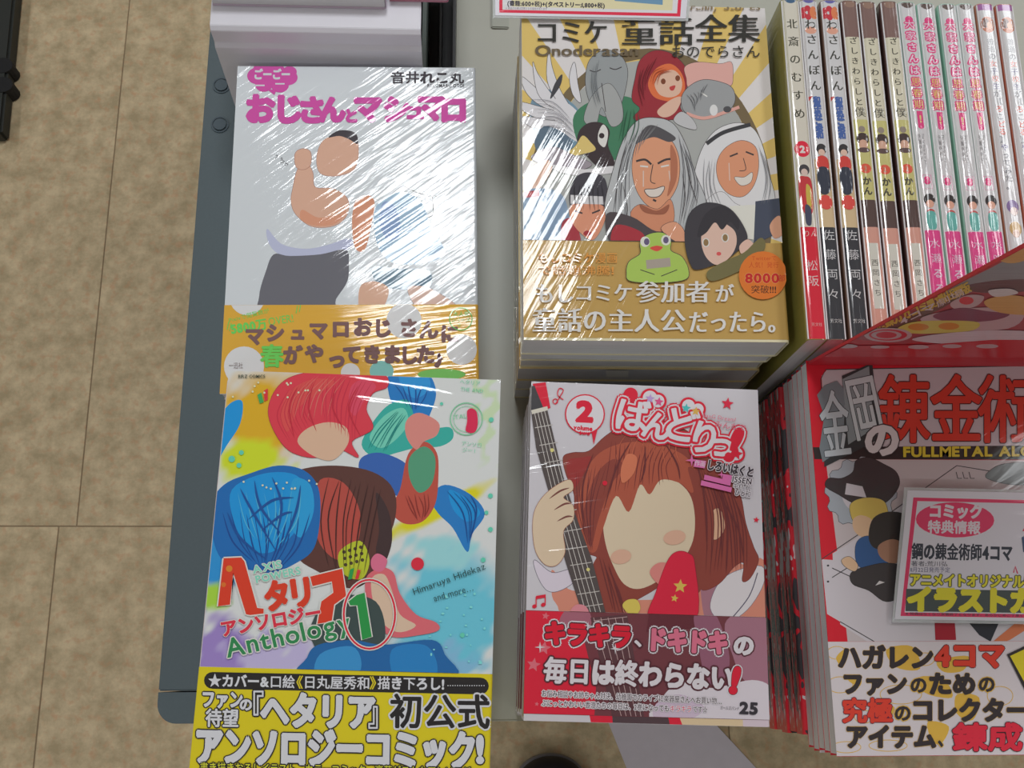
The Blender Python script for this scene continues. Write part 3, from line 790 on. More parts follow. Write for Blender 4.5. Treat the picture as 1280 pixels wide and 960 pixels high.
# ================================================================== 3  gold fairy tale volume (back middle)
cx0, cx1, cy0_, cy1_, cz = 0.0315, 0.1790, 0.1755, 0.3870, 0.130
C_cov = wrap_mat('cream cover C', K(208, 200, 168), seed=7.0)
C_pr = wrap_mat('print C', None, ang=62, amp=0.0004, across=130, along=8, mask=12, rough=0.05, broad=0.0010, seed=9.2, pits=0.00002)
C_bandm = wrap_mat('ochre band C', K(168, 136, 76), ang=62, amp=0.0003, across=220, along=22, broad=0.0012, seed=9.2)
C_dark = wrap_mat('gold striped cover C', K(196, 178, 128), seed=6.0)
cband = G(800, 302, cz).y
ths = [0.028, 0.014, 0.016, 0.027, 0.0225, 0.0225]; z = cz
for k, th in enumerate(ths):
    z -= th
    lab = 'thick wrapped paperback with gold rayed cover of many faces, topmost of its pile' if k == 0 else f'{ORD[k]} book down in the pile of gold rayed paperbacks'
    e = book('manga_volume', cx0 + (0, .0006, .001, .0003, .0003, .0005)[k], cx1 - (0, .0015, .0028, .001, .001, .001)[k], cy0_ + (0, .0005, .0012, .0002, 0, .0004)[k], cy1_, z, th - 0.00004, C_cov if k != 3 else C_dark, paper,
             band=(cy0_ + .0015, cband - (0 if k == 0 else .01)), band_m=C_bandm, label=lab, group='gold rayed paperbacks', pinch=0.0008, r=0.0022)
    if k == 0: eC = e
    if k == 3:
        sp = Print(e.location, (cx0, cy0_ + .0002, z), (1, 0, 0), (0, 0, 1), rect=(0, .146, 0, .027), base=.0007)
        sp.poly([(757, 461), (786, 461), (785, 470), (758, 470)], K(206, 204, 196)); sp.text('ロハコン', 761, 462, 6, K(80, 80, 80), w=22, rot=180 * 0)
        sp.build('edge_sticker', plain('sticker print', K(206, 204, 196), 0.6), e)
P = top_print(eC, cx0, cx1, cy0_, cy1_, cz - 0.00004, vmin=cband - cy0_)
gold, cw = K(208, 180, 106), K(196, 192, 192)
P.poly([(640, -60), (1010, -60), (1010, 440), (640, 440)], cw)
for i in range(24):
    a0 = math.radians(i * 15 + 3); a1 = a0 + math.radians(7.5)
    P.poly([(815, 250), (815 + 600 * math.cos(a0), 250 + 600 * math.sin(a0)), (815 + 600 * math.cos(a1), 250 + 600 * math.sin(a1))], gold, keep=True)
P.k += 1
P.ring(812, 262, 148, 195, 13, K(104, 90, 66), n=60)
P.ell(812, 262, 142, 188, K(150, 152, 150))
line = K(58, 52, 54)
# winged bird at the left
P.blob([(668, 118), (690, 112), (706, 122), (722, 136), (732, 158), (724, 190), (700, 196), (680, 180), (662, 150)], K(104, 132, 150))
for fz in ([(652, 96), (672, 112), (694, 130), (700, 140), (676, 132), (658, 116)], [(666, 78), (672, 92), (688, 116), (704, 134), (690, 134), (672, 116)], [(686, 62), (690, 84), (700, 112), (712, 134), (698, 128), (684, 100)],
           [(718, 78), (712, 96), (716, 118), (726, 128), (722, 104)], [(650, 128), (676, 134), (704, 142), (712, 152), (680, 150), (656, 140)], [(654, 146), (684, 150), (712, 154), (716, 166), (686, 162), (662, 158)]):
    P.blob(fz, K(204, 202, 206), line=line, lw=.6)
P.blob([(694, 124), (716, 134), (732, 156), (728, 178), (712, 172), (696, 158)], K(206, 204, 208))
P.blob([(688, 124), (700, 108), (703, 94), (699, 96), (692, 108)], K(60, 60, 66))
P.blob([(680, 158), (704, 166), (716, 180), (704, 198), (680, 196), (668, 180)], K(86, 104, 120))
# green robe and bald grey head
P.blob([(716, 150), (736, 128), (776, 120), (800, 130), (812, 156), (800, 186), (770, 200), (730, 190)], K(60, 112, 84))
P.blob([(732, 96), (738, 74), (756, 63), (774, 68), (784, 86), (782, 110), (774, 134), (758, 146), (742, 136), (734, 118)], K(134, 138, 140), line=line, lw=.6)
P.blob([(730, 150), (738, 124), (752, 108), (764, 106), (776, 126), (778, 150), (764, 158), (752, 134), (744, 158)], K(146, 148, 148), line=line, lw=.5)
P.line([(737, 88), (744, 90), (751, 87)], 1.2, line); P.line([(762, 85), (769, 87), (777, 84)], 1.2, line); P.line([(752, 104), (757, 140)], .9, line)
# red hooded child
P.blob([(790, 124), (794, 98), (800, 76), (816, 64), (836, 66), (852, 78), (860, 94), (856, 118), (850, 134), (858, 148), (836, 150), (812, 156), (792, 148), (800, 136)], K(136, 40, 50), line=line, lw=.6)
P.blob([(810, 104), (820, 86), (838, 80), (852, 92), (856, 112), (846, 126), (830, 126), (816, 120)], K(196, 100, 60))
P.blob([(818, 104), (826, 92), (842, 88), (852, 100), (850, 116), (838, 122), (824, 118)], K(220, 182, 160))
P.ell(829, 102, 3, 3.6, K(110, 60, 40)); P.ell(847, 98, 3, 3.6, K(110, 60, 40)); P.blob([(837, 109), (844, 107), (842, 113), (838, 113)], K(170, 60, 60))
P.blob([(822, 138), (840, 124), (852, 122), (846, 138), (836, 146), (826, 146)], K(214, 176, 156))
# pink cap and grey wolf
P.blob([(856, 84), (872, 78), (900, 80), (914, 78), (916, 96), (912, 108), (888, 106), (862, 110), (858, 98)], K(206, 158, 150), line=line, lw=.4)
P.blob([(862, 108), (880, 100), (904, 104), (916, 112), (918, 128), (906, 142), (880, 148), (856, 140), (852, 122)], K(138, 140, 142), line=line, lw=.6)
P.line([(858, 142), (880, 148), (908, 140), (924, 134)], 4, K(200, 150, 140)); P.ell(909, 137, 5, 4, K(70, 70, 74)); P.line([(876, 116), (884, 121)], 1.6, K(204, 204, 200)); P.ell(892, 138, 5, 7, K(196, 196, 196))
P.blob([(842, 150), (852, 140), (866, 150), (870, 162), (852, 158)], K(170, 170, 172), line=line, lw=.4)
# white headscarf, smiling man
P.blob([(866, 230), (876, 190), (894, 164), (920, 154), (940, 160), (952, 180), (962, 220), (968, 252), (950, 262), (900, 270), (868, 262)], K(196, 196, 198), line=line, lw=.6)
P.line([(883, 180), (904, 166), (938, 156)], 5, K(54, 54, 58))
P.blob([(896, 204), (906, 186), (926, 176), (944, 184), (948, 208), (942, 232), (928, 246), (910, 242), (898, 226)], K(194, 134, 104), line=line, lw=.5)
P.line([(912, 196), (922, 192)], 2, line); P.line([(932, 190), (942, 194)], 2, line); P.blob([(918, 222), (930, 222), (940, 216), (938, 228), (926, 232)], K(214, 208, 200), line=line, lw=.5)
P.line([(929, 198), (932, 212), (924, 214)], .9, line); P.line([(911, 204), (912, 226)], 1, K(210, 190, 180))
P.blob([(884, 250), (902, 240), (918, 254), (930, 262), (900, 276), (880, 272)], K(200, 200, 202), line=line, lw=.4)
P.poly([(944, 252), (974, 248), (976, 290), (942, 306)], K(62, 68, 84)); P.poly([(912, 258), (944, 256), (942, 300), (916, 296)], K(196, 196, 188))
P.blob([(962, 282), (974, 270), (980, 290), (968, 298)], K(196, 146, 120))
# bird head with a long beak
P.blob([(724, 164), (736, 154), (752, 154), (762, 164), (760, 182), (768, 206), (750, 210), (734, 196), (722, 180)], K(54, 44, 48))
P.blob([(696, 202), (718, 184), (728, 170), (738, 178), (744, 188), (724, 194)], K(206, 182, 112), line=line, lw=.4)
P.blob([(748, 166), (754, 156), (760, 166), (756, 184), (748, 178)], K(206, 204, 200)); P.ell(752, 170, 3.4, 3.4, K(50, 40, 44))
P.blob([(664, 196), (690, 184), (716, 194), (740, 206), (716, 214), (680, 206)], K(140, 132, 140), line=line, lw=.4)
P.blob([(690, 206), (730, 212), (766, 208), (768, 216), (726, 220), (696, 214)], K(204, 202, 204))
# drummer at the lower left
P.blob([(652, 232), (664, 210), (684, 200), (690, 212), (676, 234), (664, 246)], K(206, 168, 148), line=line, lw=.4)
P.blob([(652, 246), (680, 236), (704, 246), (712, 280), (708, 312), (652, 314)], K(120, 142, 166))
P.poly([(654, 240), (674, 238), (674, 246), (654, 248)], K(150, 40, 50))
P.blob([(702, 280), (716, 274), (726, 300), (720, 314), (704, 312)], K(150, 50, 60))
P.blob([(712, 240), (722, 220), (740, 216), (756, 224), (760, 248), (758, 272), (744, 292), (728, 286), (714, 264)], K(60, 58, 66))
P.blob([(713, 258), (730, 254), (754, 258), (756, 276), (742, 300), (726, 292), (714, 276)], K(198, 134, 108)); P.poly([(713, 244), (754, 246), (755, 256), (713, 255)], K(190, 188, 190))
P.line([(718, 264), (728, 267)], 2, line); P.line([(740, 267), (750, 263)], 2, line); P.ell(734, 292, 5, 3.4, K(150, 50, 56))
# silver-haired man in the middle
P.blob([(756, 262), (764, 222), (778, 178), (796, 152), (820, 148), (842, 156), (858, 184), (868, 216), (880, 244), (882, 260), (862, 272), (846, 300), (790, 306), (768, 292)], K(164, 166, 168), line=line, lw=.7)
P.blob([(790, 206), (797, 178), (812, 172), (836, 174), (848, 196), (848, 226), (838, 248), (822, 262), (806, 254), (794, 234)], K(196, 138, 108), line=line, lw=.6)
P.blob([(800, 256), (822, 262), (838, 250), (842, 276), (826, 296), (800, 284), (788, 268)], K(186, 124, 96), line=line, lw=.5)
P.blob([(794, 180), (806, 160), (820, 158), (844, 172), (836, 178), (818, 172), (804, 176)], K(74, 72, 76))
for dx in (0,):
    P.line([(795, 202), (806, 200), (814, 206)], 2.6, line); P.line([(822, 205), (832, 200), (843, 199)], 2.6, line)
    P.line([(800, 208), (810, 209)], 2, K(214, 210, 204)); P.line([(826, 209), (836, 207)], 2, K(214, 210, 204))
    P.line([(816, 206), (813, 226), (819, 230)], 1.0, line); P.blob([(806, 238), (818, 237), (830, 234), (824, 245), (812, 246)], K(206, 196, 188), line=line, lw=.9)
    P.line([(804, 214), (804, 234)], 1.1, K(222, 206, 196)); P.line([(836, 214), (838, 232)], 1.1, K(222, 206, 196)); P.line([(816, 250), (820, 252)], 2.4, line)
P.strands([(786, 176), (772, 220), (764, 280)], [(800, 160), (786, 210), (788, 280)], 9, K(92, 92, 96), 1.0, 2)
P.strands([(846, 168), (854, 220), (846, 290)], [(860, 190), (874, 232), (868, 268)], 9, K(92, 92, 96), 1.0, 2)
P.strands([(802, 158), (796, 178), (792, 200)], [(826, 156), (812, 170), (806, 176)], 5, K(110, 110, 112), .9, 1)
P.blob([(838, 182), (846, 198), (845, 226), (834, 246), (838, 220)], K(160, 100, 76)); P.blob([(800, 256), (820, 264), (836, 256), (830, 268), (806, 266)], K(140, 84, 64))
P.strands([(880, 200), (876, 230), (880, 262)], [(896, 200), (894, 232), (904, 256)], 5, K(120, 120, 124), .9, 2)
P.strands([(946, 180), (956, 220), (950, 256)], [(956, 196), (964, 230), (962, 254)], 5, K(120, 120, 124), .9, 1)
P.strands([(856, 120), (862, 130), (866, 142)], [(886, 106), (882, 112), (878, 120)], 7, K(84, 86, 90), .8, 2)
P.strands([(810, 104), (816, 90), (830, 84)], [(822, 108), (828, 94), (842, 90)], 4, K(150, 66, 40), 1.0, 1)
P.strands([(798, 90), (796, 112), (804, 136)], [(824, 70), (812, 90), (808, 104)], 5, K(92, 22, 32), 1.2, 1.5)
P.strands([(776, 136), (774, 156), (772, 180)], [(800, 138), (800, 160), (790, 180)], 5, K(36, 76, 56), 1.2, 2)
P.strands([(738, 86), (738, 110), (746, 136)], [(750, 74), (746, 100), (752, 130)], 4, K(96, 100, 104), .9, 1)
P.strands([(716, 230), (714, 246), (716, 262)], [(754, 230), (758, 246), (758, 268)], 7, K(30, 28, 34), 1.0, 2)
P.strands([(660, 124), (690, 128), (716, 150)], [(676, 160), (700, 160), (722, 176)], 7, K(96, 96, 104), .8, 2)
for L_ in ([(784, 176), (774, 214), (768, 262)], [(856, 190), (862, 226), (872, 256)], [(778, 230), (784, 264), (776, 290)], [(852, 214), (856, 248), (850, 280)]): P.line(L_, 1.0, line, taper=True)
P.blob([(758, 268), (790, 272), (820, 290), (850, 286), (856, 300), (838, 312), (800, 310), (764, 306)], K(70, 62, 66))
P.blob([(770, 282), (800, 290), (806, 304), (788, 312), (764, 306)], K(150, 46, 56))
P.blob([(826, 286), (842, 278), (854, 288), (856, 306), (840, 300)], K(196, 140, 112), line=line, lw=.5)
# ochre strip edge behind the frog and girl
P.build('cover_print', C_pr, eC)
Pb = Print(eC.location, (cx0, cy0_, cz + 0.00014), FLATU, FLATV, rect=(-.0002, cx1 - cx0 + .0002, .0014, .1), base=P.k * STEP)
# frog and girl are printed on the band and rise over its edge
Pb.blob([(856, 308), (856, 284), (864, 264), (882, 254), (906, 258), (922, 272), (934, 296), (926, 310), (906, 326), (872, 338), (862, 330)], K(56, 54, 60))
Pb.blob([(876, 302), (880, 282), (892, 270), (906, 280), (918, 290), (920, 306), (912, 322), (896, 332), (882, 322)], K(224, 190, 174))
Pb.ell(882, 304, 4.6, 5.5, K(214, 212, 208)); Pb.ell(882, 304, 3.2, 4.4, K(128, 104, 70)); Pb.ell(906, 298, 4.6, 5.5, K(214, 212, 208)); Pb.ell(906, 298, 3.2, 4.4, K(128, 104, 70)); Pb.ell(898, 318, 3, 2.4, K(190, 80, 80))
Pb.blob([(871, 296), (880, 270), (902, 258), (922, 274), (922, 288), (912, 278), (902, 288), (893, 279), (882, 292)], K(48, 46, 52))
Pb.blob([(924, 308), (934, 300), (942, 308), (936, 320), (926, 318)], K(220, 184, 168))
Pb.blob([(884, 340), (908, 326), (930, 316), (950, 298), (956, 310), (940, 330), (910, 346), (888, 352)], K(104, 98, 64))
fg = K(150, 176, 82)
Pb.blob([(783, 342), (786, 328), (800, 318), (800, 304), (810, 294), (828, 292), (838, 302), (838, 314), (852, 322), (860, 338), (856, 350), (824, 354), (788, 352)], fg, line=line, lw=.7)
Pb.ell(806, 303, 6, 6.5, K(214, 214, 204)); Pb.ell(808, 303, 3.4, 4.2, K(90, 80, 110)); Pb.ell(832, 301, 6, 6.5, K(214, 214, 204)); Pb.ell(832, 301, 3.4, 4.2, K(90, 80, 110))
Pb.blob([(812, 311), (820, 308), (828, 310), (821, 315)], K(190, 70, 60)); Pb.poly([(807, 326), (837, 323), (838, 334), (808, 337)], K(150, 140, 130))
Pb.line([(800, 338), (818, 344)], 1, line); Pb.line([(846, 338), (826, 346)], 1, line)
Pb.text('もしコミケ漫画', 672, 316, 14, K(206, 140, 66), w=100, bold=.02); Pb.text('で話題沸騰!', 672, 332, 13, K(206, 140, 66), w=96, bold=.02)
Pb.ell(953, 345, 30, 30, K(206, 112, 44))
Pb.text('Twitterで', 939, 320, 7, K(180, 70, 30)); Pb.text('人気！発行', 935, 328, 8, K(180, 70, 30), w=38); Pb.text('8000', 930, 340, 16, K(176, 36, 36), w=44, bold=.03, fat=.4, out=((.8, K(224, 180, 110)),)); Pb.text('部', 972, 344, 9, K(176, 36, 36)); Pb.text('突破!!!', 938, 357, 11, K(70, 40, 30), w=32, bold=.02)
sil = K(210, 208, 206)
def mincho(P, t, x, y, size, col, w, rot=0, out=()):
    P.text(t, x, y, size, col, w=w, rot=rot, fat=size * .028, fatx=True, out=out)
mincho(Pb, 'もし', 668, 354, 27, sil, 50); mincho(Pb, 'コミケ', 717, 354, 25, sil, 74); mincho(Pb, '参加者', 794, 351, 29, sil, 94); mincho(Pb, 'が', 893, 355, 25, sil, 24)
mincho(Pb, '童話の', 665, 385, 32, sil, 94); mincho(Pb, '主人公', 759, 386, 31, sil, 98); mincho(Pb, 'だったら。', 860, 388, 30, sil, 124)
Pb.build('band_print', C_pr, eC)
P2 = top_print(eC, cx0, cx1, cy0_, cy1_, cz - 0.00004, vmin=cband - cy0_, base=(P.k + 1) * STEP)
dk = K(44, 44, 42)
mincho(P2, 'コミケ', 668, 25, 32, dk, 92); mincho(P2, '童話', 776, 22, 37, dk, 92); mincho(P2, '全集', 868, 18, 37, dk, 82)
P2.text('Onoderasan', 668, 54, 19, K(96, 84, 66), w=130, fat=.7, fatx=True)
P2.text('おのでらさん', 838, 57, 17, dk, w=112, bold=.005)
P2.text('Funny Stories', 862, 3, 12, K(120, 104, 80), w=88, fat=.5, fatx=True)
P2.build('title_lettering', C_pr, eC)

# ================================================================== 4  auburn cover with guitar neck (front middle)
bx0, bx1, by0, by1, bz = 0.0338, 0.1622, -0.0265, 0.1555, 0.110
t = bz / 8
B_cov = wrap_mat('white gloss cover D', K(186, 182, 186), seed=11)
B_pr = wrap_mat('print D', None, ang=10, amp=0.0004, across=200, along=30, mask=12, rough=0.1, broad=0.0008, seed=12.5)
B_bandm = wrap_mat('crimson band D', K(104, 52, 60), ang=10, amp=0.0004, broad=0.0008, seed=12.5)
YB = -1.8; bb0, bb1 = turned_y(bx0, bx1, by0, by1, YB, 800, 896, bz), turned_y(bx0, bx1, by0, by1, YB, 800, 767, bz)
kwB = {'band': (bb0, bb1), 'band_m': B_bandm, 'yaw': YB}
eB = book('manga_volume', bx0, bx1, by0, by1, bz - t, t - 0.00004, B_cov, paper, **kwB,
          label='wrapped paperback with guitar neck, auburn cover picture and crimson band, topmost of its pile', group='auburn covers with crimson band')
under_pile(1, 8, t, ('manga_volume', bx0 + .0004, bx1 - .0006, by0 + .0004, by1 - .001, bz, B_cov, paper), kwB, 'the pile of paperbacks with guitar neck and crimson band', 'auburn covers with crimson band')
P = top_print(eB, bx0, bx1, by0, by1, bz - 0.00004, vmin=bb1 - by0)
P.poly([(640, 470), (980, 470), (980, 920), (640, 920)], K(184, 180, 186))
rd = K(196, 30, 54)
# salmon and lilac clothes
P.blob([(690, 712), (710, 736), (740, 740), (800, 750), (860, 740), (900, 700), (930, 706), (960, 716), (960, 930), (690, 930), (700, 780), (690, 745)], K(192, 124, 106))
P.blob([(876, 690), (904, 700), (916, 740), (900, 780), (880, 770)], K(150, 104, 118))
P.blob([(668, 700), (690, 716), (714, 712), (718, 726), (700, 738), (684, 738), (672, 720)], K(196, 186, 198), line=K(90, 84, 100), lw=.7)
P.blob([(888, 760), (898, 730), (920, 714), (952, 708), (954, 730), (934, 762), (906, 778)], K(202, 196, 200), line=K(110, 100, 116), lw=.6)
P.line([(947, 716), (936, 746), (912, 776)], 1.3, K(84, 78, 96)); 
# auburn mass
au, aud, aul = K(128, 60, 52), K(98, 44, 46), K(158, 78, 60)
P.blob([(704, 572), (716, 566), (736, 564), (756, 546), (782, 530), (812, 524), (842, 530), (868, 546), (892, 572), (914, 596), (926, 622), (932, 654), (942, 684), (948, 700), (938, 722), (928, 726), (930, 704), (918, 708), (898, 730), (876, 736), (880, 700), (770, 760), (750, 700), (722, 690), (716, 660), (718, 620), (708, 594)], au, line=aud, lw=.6)
P.blob([(708, 578), (726, 572), (740, 572), (730, 592), (716, 610)], K(140, 48, 48))
P.blob([(756, 690), (762, 720), (772, 752), (792, 790), (760, 800), (744, 760), (740, 710)], au)
P.blob([(754, 652), (760, 626), (776, 596), (800, 590), (828, 592), (858, 612), (868, 640), (866, 676), (850, 704), (826, 724), (800, 736), (780, 730), (766, 706), (757, 680)], K(226, 206, 178))
P.blob([(884, 650), (894, 636), (902, 640), (906, 660), (896, 674), (886, 670)], K(216, 170, 140), line=aud, lw=.5)
P.blob([(722, 640), (732, 590), (756, 562), (800, 552), (850, 566), (870, 590), (866, 616), (850, 604), (826, 600), (812, 618), (800, 606), (786, 640), (770, 620), (754, 660), (744, 690), (728, 680)], aul)
P.blob([(728, 648), (744, 596), (766, 574), (780, 584), (764, 606), (748, 650), (738, 684)], au)
P.blob([(860, 584), (880, 600), (892, 640), (890, 690), (880, 730), (868, 740), (870, 680), (868, 620)], au)
P.strands([(716, 590), (722, 640), (736, 690)], [(760, 580), (744, 630), (742, 690)], 8, aud, 1.3, 2)
P.strands([(760, 552), (760, 580), (752, 620)], [(850, 560), (836, 580), (838, 602)], 14, K(104, 44, 44), 1.3, 2)
P.strands([(868, 580), (884, 640), (880, 720)], [(914, 606), (930, 660), (936, 712)], 14, aud, 1.6, 3)
P.strands([(748, 690), (758, 730), (766, 764)], [(766, 716), (776, 744), (788, 780)], 6, aud, 1.3, 2)
P.strands([(780, 544), (770, 560), (764, 580)], [(850, 552), (850, 566), (856, 584)], 9, K(176, 92, 70), 1.0, 2)
for L_ in ([(742, 566), (728, 610), (730, 670)], [(790, 550), (770, 586), (754, 640)], [(830, 552), (846, 580), (850, 600)], [(884, 590), (900, 640), (902, 700)], [(900, 620), (922, 660), (930, 700)], [(806, 556), (806, 584), (800, 604)], [(868, 566), (880, 620), (884, 690)]):
    P.line(L_, 2.2, aud, taper=True)
P.blob([(784, 568), (796, 572), (792, 592), (778, 604), (776, 586)], K(190, 108, 80)); P.ell(756, 604, 3, 3, rd)
# soft warm patches
P.ell(776, 696, 13, 9, K(222, 176, 152), rot=-10); P.ell(843, 672, 14, 9, K(222, 176, 152), rot=-10)
# guitar neck
neck = [(664, 516), (684, 512), (704, 596), (718, 640), (740, 700), (758, 770), (730, 774), (706, 700), (686, 616), (670, 560)]
P.poly([(666, 480), (682, 478), (688, 510), (678, 514), (668, 500)], rd)
P.poly([(662, 484), (668, 482), (680, 512), (664, 516)], K(62, 60, 64))
P.poly(neck, K(76, 68, 68))
P.poly([(664, 513), (684, 508), (685, 513), (665, 518)], K(190, 184, 172))
for i in range(4):
    u = (i + .7) / 4.6
    P.line([(665 + 19 * u, 516 - 4 * u), (686 + 22 * u, 610 - 8 * u), (709 + 25 * u, 696 - 6 * u), (730 + 27 * u, 774 - 6 * u)], .7, K(190, 184, 180), sm=True)
for i, yy in enumerate((534, 556, 578, 640, 664, 686, 706, 724, 742, 758)):
    xl = 664 + (yy - 516) * (730 - 664) / (774 - 516); xr = 685 + (yy - 512) * (757 - 685) / (770 - 512)
    P.line([(xl, yy + 1), (xr, yy - 3)], .9, K(178, 172, 168), sm=False)
P.ell(690, 563, 2.4, 2.4, K(200, 190, 120)); P.ell(735, 712, 2.2, 2.2, K(200, 190, 120))
# rounded pale patch where a hand grips the neck
P.blob([(668, 640), (678, 622), (694, 608), (712, 600), (716, 612), (704, 622), (716, 632), (716, 650), (704, 664), (706, 690), (696, 706), (682, 706), (670, 690), (666, 664)], K(224, 200, 172), line=K(150, 100, 80), lw=.6)
for L_ in ([(686, 624), (700, 614), (712, 610)], [(692, 638), (706, 630), (716, 630)], [(696, 652), (708, 646), (716, 646)]): P.line(L_, 2.4, K(110, 64, 58), taper=True)
# tongue-like salmon and red plectrum with stars
P.blob([(812, 716), (822, 704), (838, 706), (840, 722), (826, 732)], K(208, 128, 122))
P.blob([(812, 775), (820, 740), (834, 702), (846, 690), (860, 692), (868, 706), (869, 775)], K(204, 34, 62), line=K(150, 20, 50), lw=.6)
P.star(850, 733, 9, K(222, 190, 90), rot=4); P.star(843, 748, 5, K(222, 190, 90), rot=10)
P.blob([(778, 758), (784, 750), (796, 750), (800, 762), (790, 770)], K(212, 190, 90)); P.blob([(712, 766), (720, 756), (732, 758), (736, 770), (720, 776)], K(206, 130, 140))
# lower strip under the band
Pk = P; P = top_print(eB, bx0, bx1, by0, by1, bz - .00004, rect=(.0001, bx1 - bx0 - .0001, .0001, bb0 - by0))
P.poly([(640, 880), (980, 880), (980, 930), (640, 930)], K(184, 180, 186))
P.poly([(740, 880), (850, 880), (858, 930), (750, 930)], K(74, 56, 62)); P.poly([(734, 880), (764, 880), (768, 930), (744, 930)], rd); P.poly([(832, 880), (850, 880), (862, 930), (842, 930)], rd)
P.poly([(848, 893), (930, 893), (932, 930), (862, 930)], K(220, 196, 160)); P.poly([(928, 890), (980, 890), (980, 930), (930, 930)], K(192, 176, 186))
P.build('cover_print', B_pr, eB); P = Pk
P.ell(668, 758, 3, 2.4, rd, rot=-20); P.ell(679, 756, 3, 2.4, rd, rot=-20); P.poly([(670, 745), (682, 743), (682, 747), (670, 749)], rd); P.line([(670, 746), (670, 758)], 1.3, rd); P.line([(681.4, 744), (681.4, 756)], 1.3, rd)
P.ring(694, 502, 3, 3, 1.1, rd); P.line([(694, 506), (700, 496), (704, 488), (699, 486), (697, 494), (704, 500)], 1.2, rd)
P.star(909, 505, 8, K(196, 40, 66), rot=8); P.star(945, 650, 4, rd, rot=8)
P.build('cover_print', B_pr, eB)
P2 = top_print(eB, bx0, bx1, by0, by1, bz - 0.00004, base=(P.k + 1) * STEP)
wb = K(204, 198, 204)
P2.poly([(739, 538), (747, 536), (742, 556)], rd); P2.ell(731, 518, 25, 25, rd); P2.ell(731, 518, 23.4, 23.4, wb)
P2.text('2', 720, 496, 34, rd, fat=1.8, bold=.04, rot=3, sx=1.2); P2.text('volume', 717, 530, 8, rd, w=24, rot=5, bold=.02, fat=.3); P2.text('two', 724, 537, 7, rd, w=14, rot=5, bold=.02, fat=.3)
tt = (('ば', 772, 494, 44, 10), ('ん', 806, 510, 38, 12), ('ど', 832, 504, 46, 12), ('り', 864, 521, 44, 14), ('っ', 888, 530, 40, 16), ('!', 922, 527, 54, 24))
for lay in ((7.2, rd), (5.2, wb), (3.2, rd)):
    for chh, x, y, sz, r_ in tt: P2.text(chh, x, y, sz, lay[1], rot=r_, out=((lay[0], lay[1]),), bold=.03)
    if lay[0] == 7.2:
        for (a, b, c) in ((812, 498, 12), (822, 502, 11), (860, 508, 11), (872, 512, 10), (788, 494, 9), (920, 568, 11)): P2.ell(a, b, c, c, rd, keep=True)
    if lay[0] == 5.2:
        for (a, b, c) in ((812, 498, 9), (822, 502, 8), (860, 508, 8), (872, 512, 7), (920, 568, 8)): P2.ell(a, b, c, c, wb, keep=True)
for chh, x, y, sz, r_ in tt: P2.text(chh, x, y, sz, wb if chh not in '!' else rd, rot=r_, fat=.9, bold=.01)
P2.star(812, 499, 6, K(170, 140, 190), rot=8); P2.star(823, 503, 6, K(206, 80, 130), rot=8); P2.star(857, 511, 6, K(70, 170, 170), rot=8); P2.star(869, 515, 6, K(220, 176, 90), rot=8); P2.star(920, 568, 8, rd, rot=12)
P2.text('みんなで', 893, 526, 9, K(210, 110, 130), w=40, rot=8, bold=.01); P2.text('BanG Dream!', 878, 516, 7, K(210, 110, 130), w=42, rot=8)
pk = K(214, 110, 170)
P2.poly([(868, 575), (882, 577), (880, 586), (866, 584)], pk); P2.star(864, 576, 8, pk, n=4, inner=.25); P2.text('作画', 868, 575, 8, wb, w=14, rot=8)
P2.text('しろいはくと', 884, 574, 14, K(50, 44, 52), w=60, rot=10, out=((1.1, wb),), bold=.03, fat=.4)
P2.poly([(903, 593), (914, 595), (913, 602), (902, 600)], pk); P2.star(901, 594, 5, pk, n=4, inner=.25); P2.text('ISSEN', 915, 594, 10, K(50, 44, 52), w=25, rot=8, out=((.9, wb),), bold=.03)
P2.poly([(880, 594), (913, 602), (912, 608), (879, 600)], pk); P2.text('中村 航', 916, 604, 8, K(50, 44, 52), w=22, rot=8, out=((.9, wb),), bold=.02)
P2.poly([(876, 601), (914, 610), (913, 616), (875, 607)], pk); P2.text('ひと和', 918, 612, 8, K(50, 44, 52), w=20, rot=8, out=((.9, wb),), bold=.02)
P2.build('title_lettering', B_pr, eB)
Pb = top_print(eB, bx0, bx1, by0, by1, bz + 0.00018, rect=(-.0001, bx1 - bx0 + .0001, bb0 - by0 + .0002, bb1 - by0 - .0002))
Pb.poly([(640, 755), (704, 755), (730, 800), (745, 860), (742, 910), (640, 910)], rd)
Pb.blob([(704, 766), (720, 756), (736, 764), (738, 782), (716, 790), (700, 780)], K(150, 90, 106))
Pb.poly([(738, 772), (784, 768), (806, 900), (766, 900)], K(84, 52, 58))
for i in range(5): Pb.line([(742 + i * 9, 772), (778 + i * 6, 900)], .7, K(178, 150, 150), sm=False)
for yy in (776, 784, 792): Pb.line([(742, yy), (784, yy - 5)], .7, K(178, 150, 150), sm=False)
Pb.poly([(812, 760), (868, 760), (872, 785), (808, 790)], K(92, 40, 50))
Pb.blob([(868, 768), (890, 764), (904, 790), (912, 830), (896, 860), (880, 840), (872, 800)], K(134, 84, 104)); Pb.blob([(906, 780), (930, 764), (962, 766), (962, 860), (930, 850), (916, 820)], K(150, 104, 120))
Pb.blob([(836, 862), (850, 852), (890, 860), (940, 850), (965, 862), (965, 900), (820, 900), (826, 876)], K(196, 188, 196)); Pb.blob([(820, 880), (850, 868), (880, 884), (860, 900), (820, 900)], K(184, 166, 184))
dm = K(78, 36, 46)
for (x, y, r_) in ((680, 810, 9), (667, 831, 9), (682, 770, 5), (671, 880, 3)): Pb.star(x, y, r_, K(222, 112, 126), rot=10)
def olt(t, x, y, size, col, w, rot=0, fat=1.2):
    Pb.text(t, x, y, size, col, w=w, rot=rot, out=((4.6, wb), (3.0, dm)), fat=fat, bold=.04)
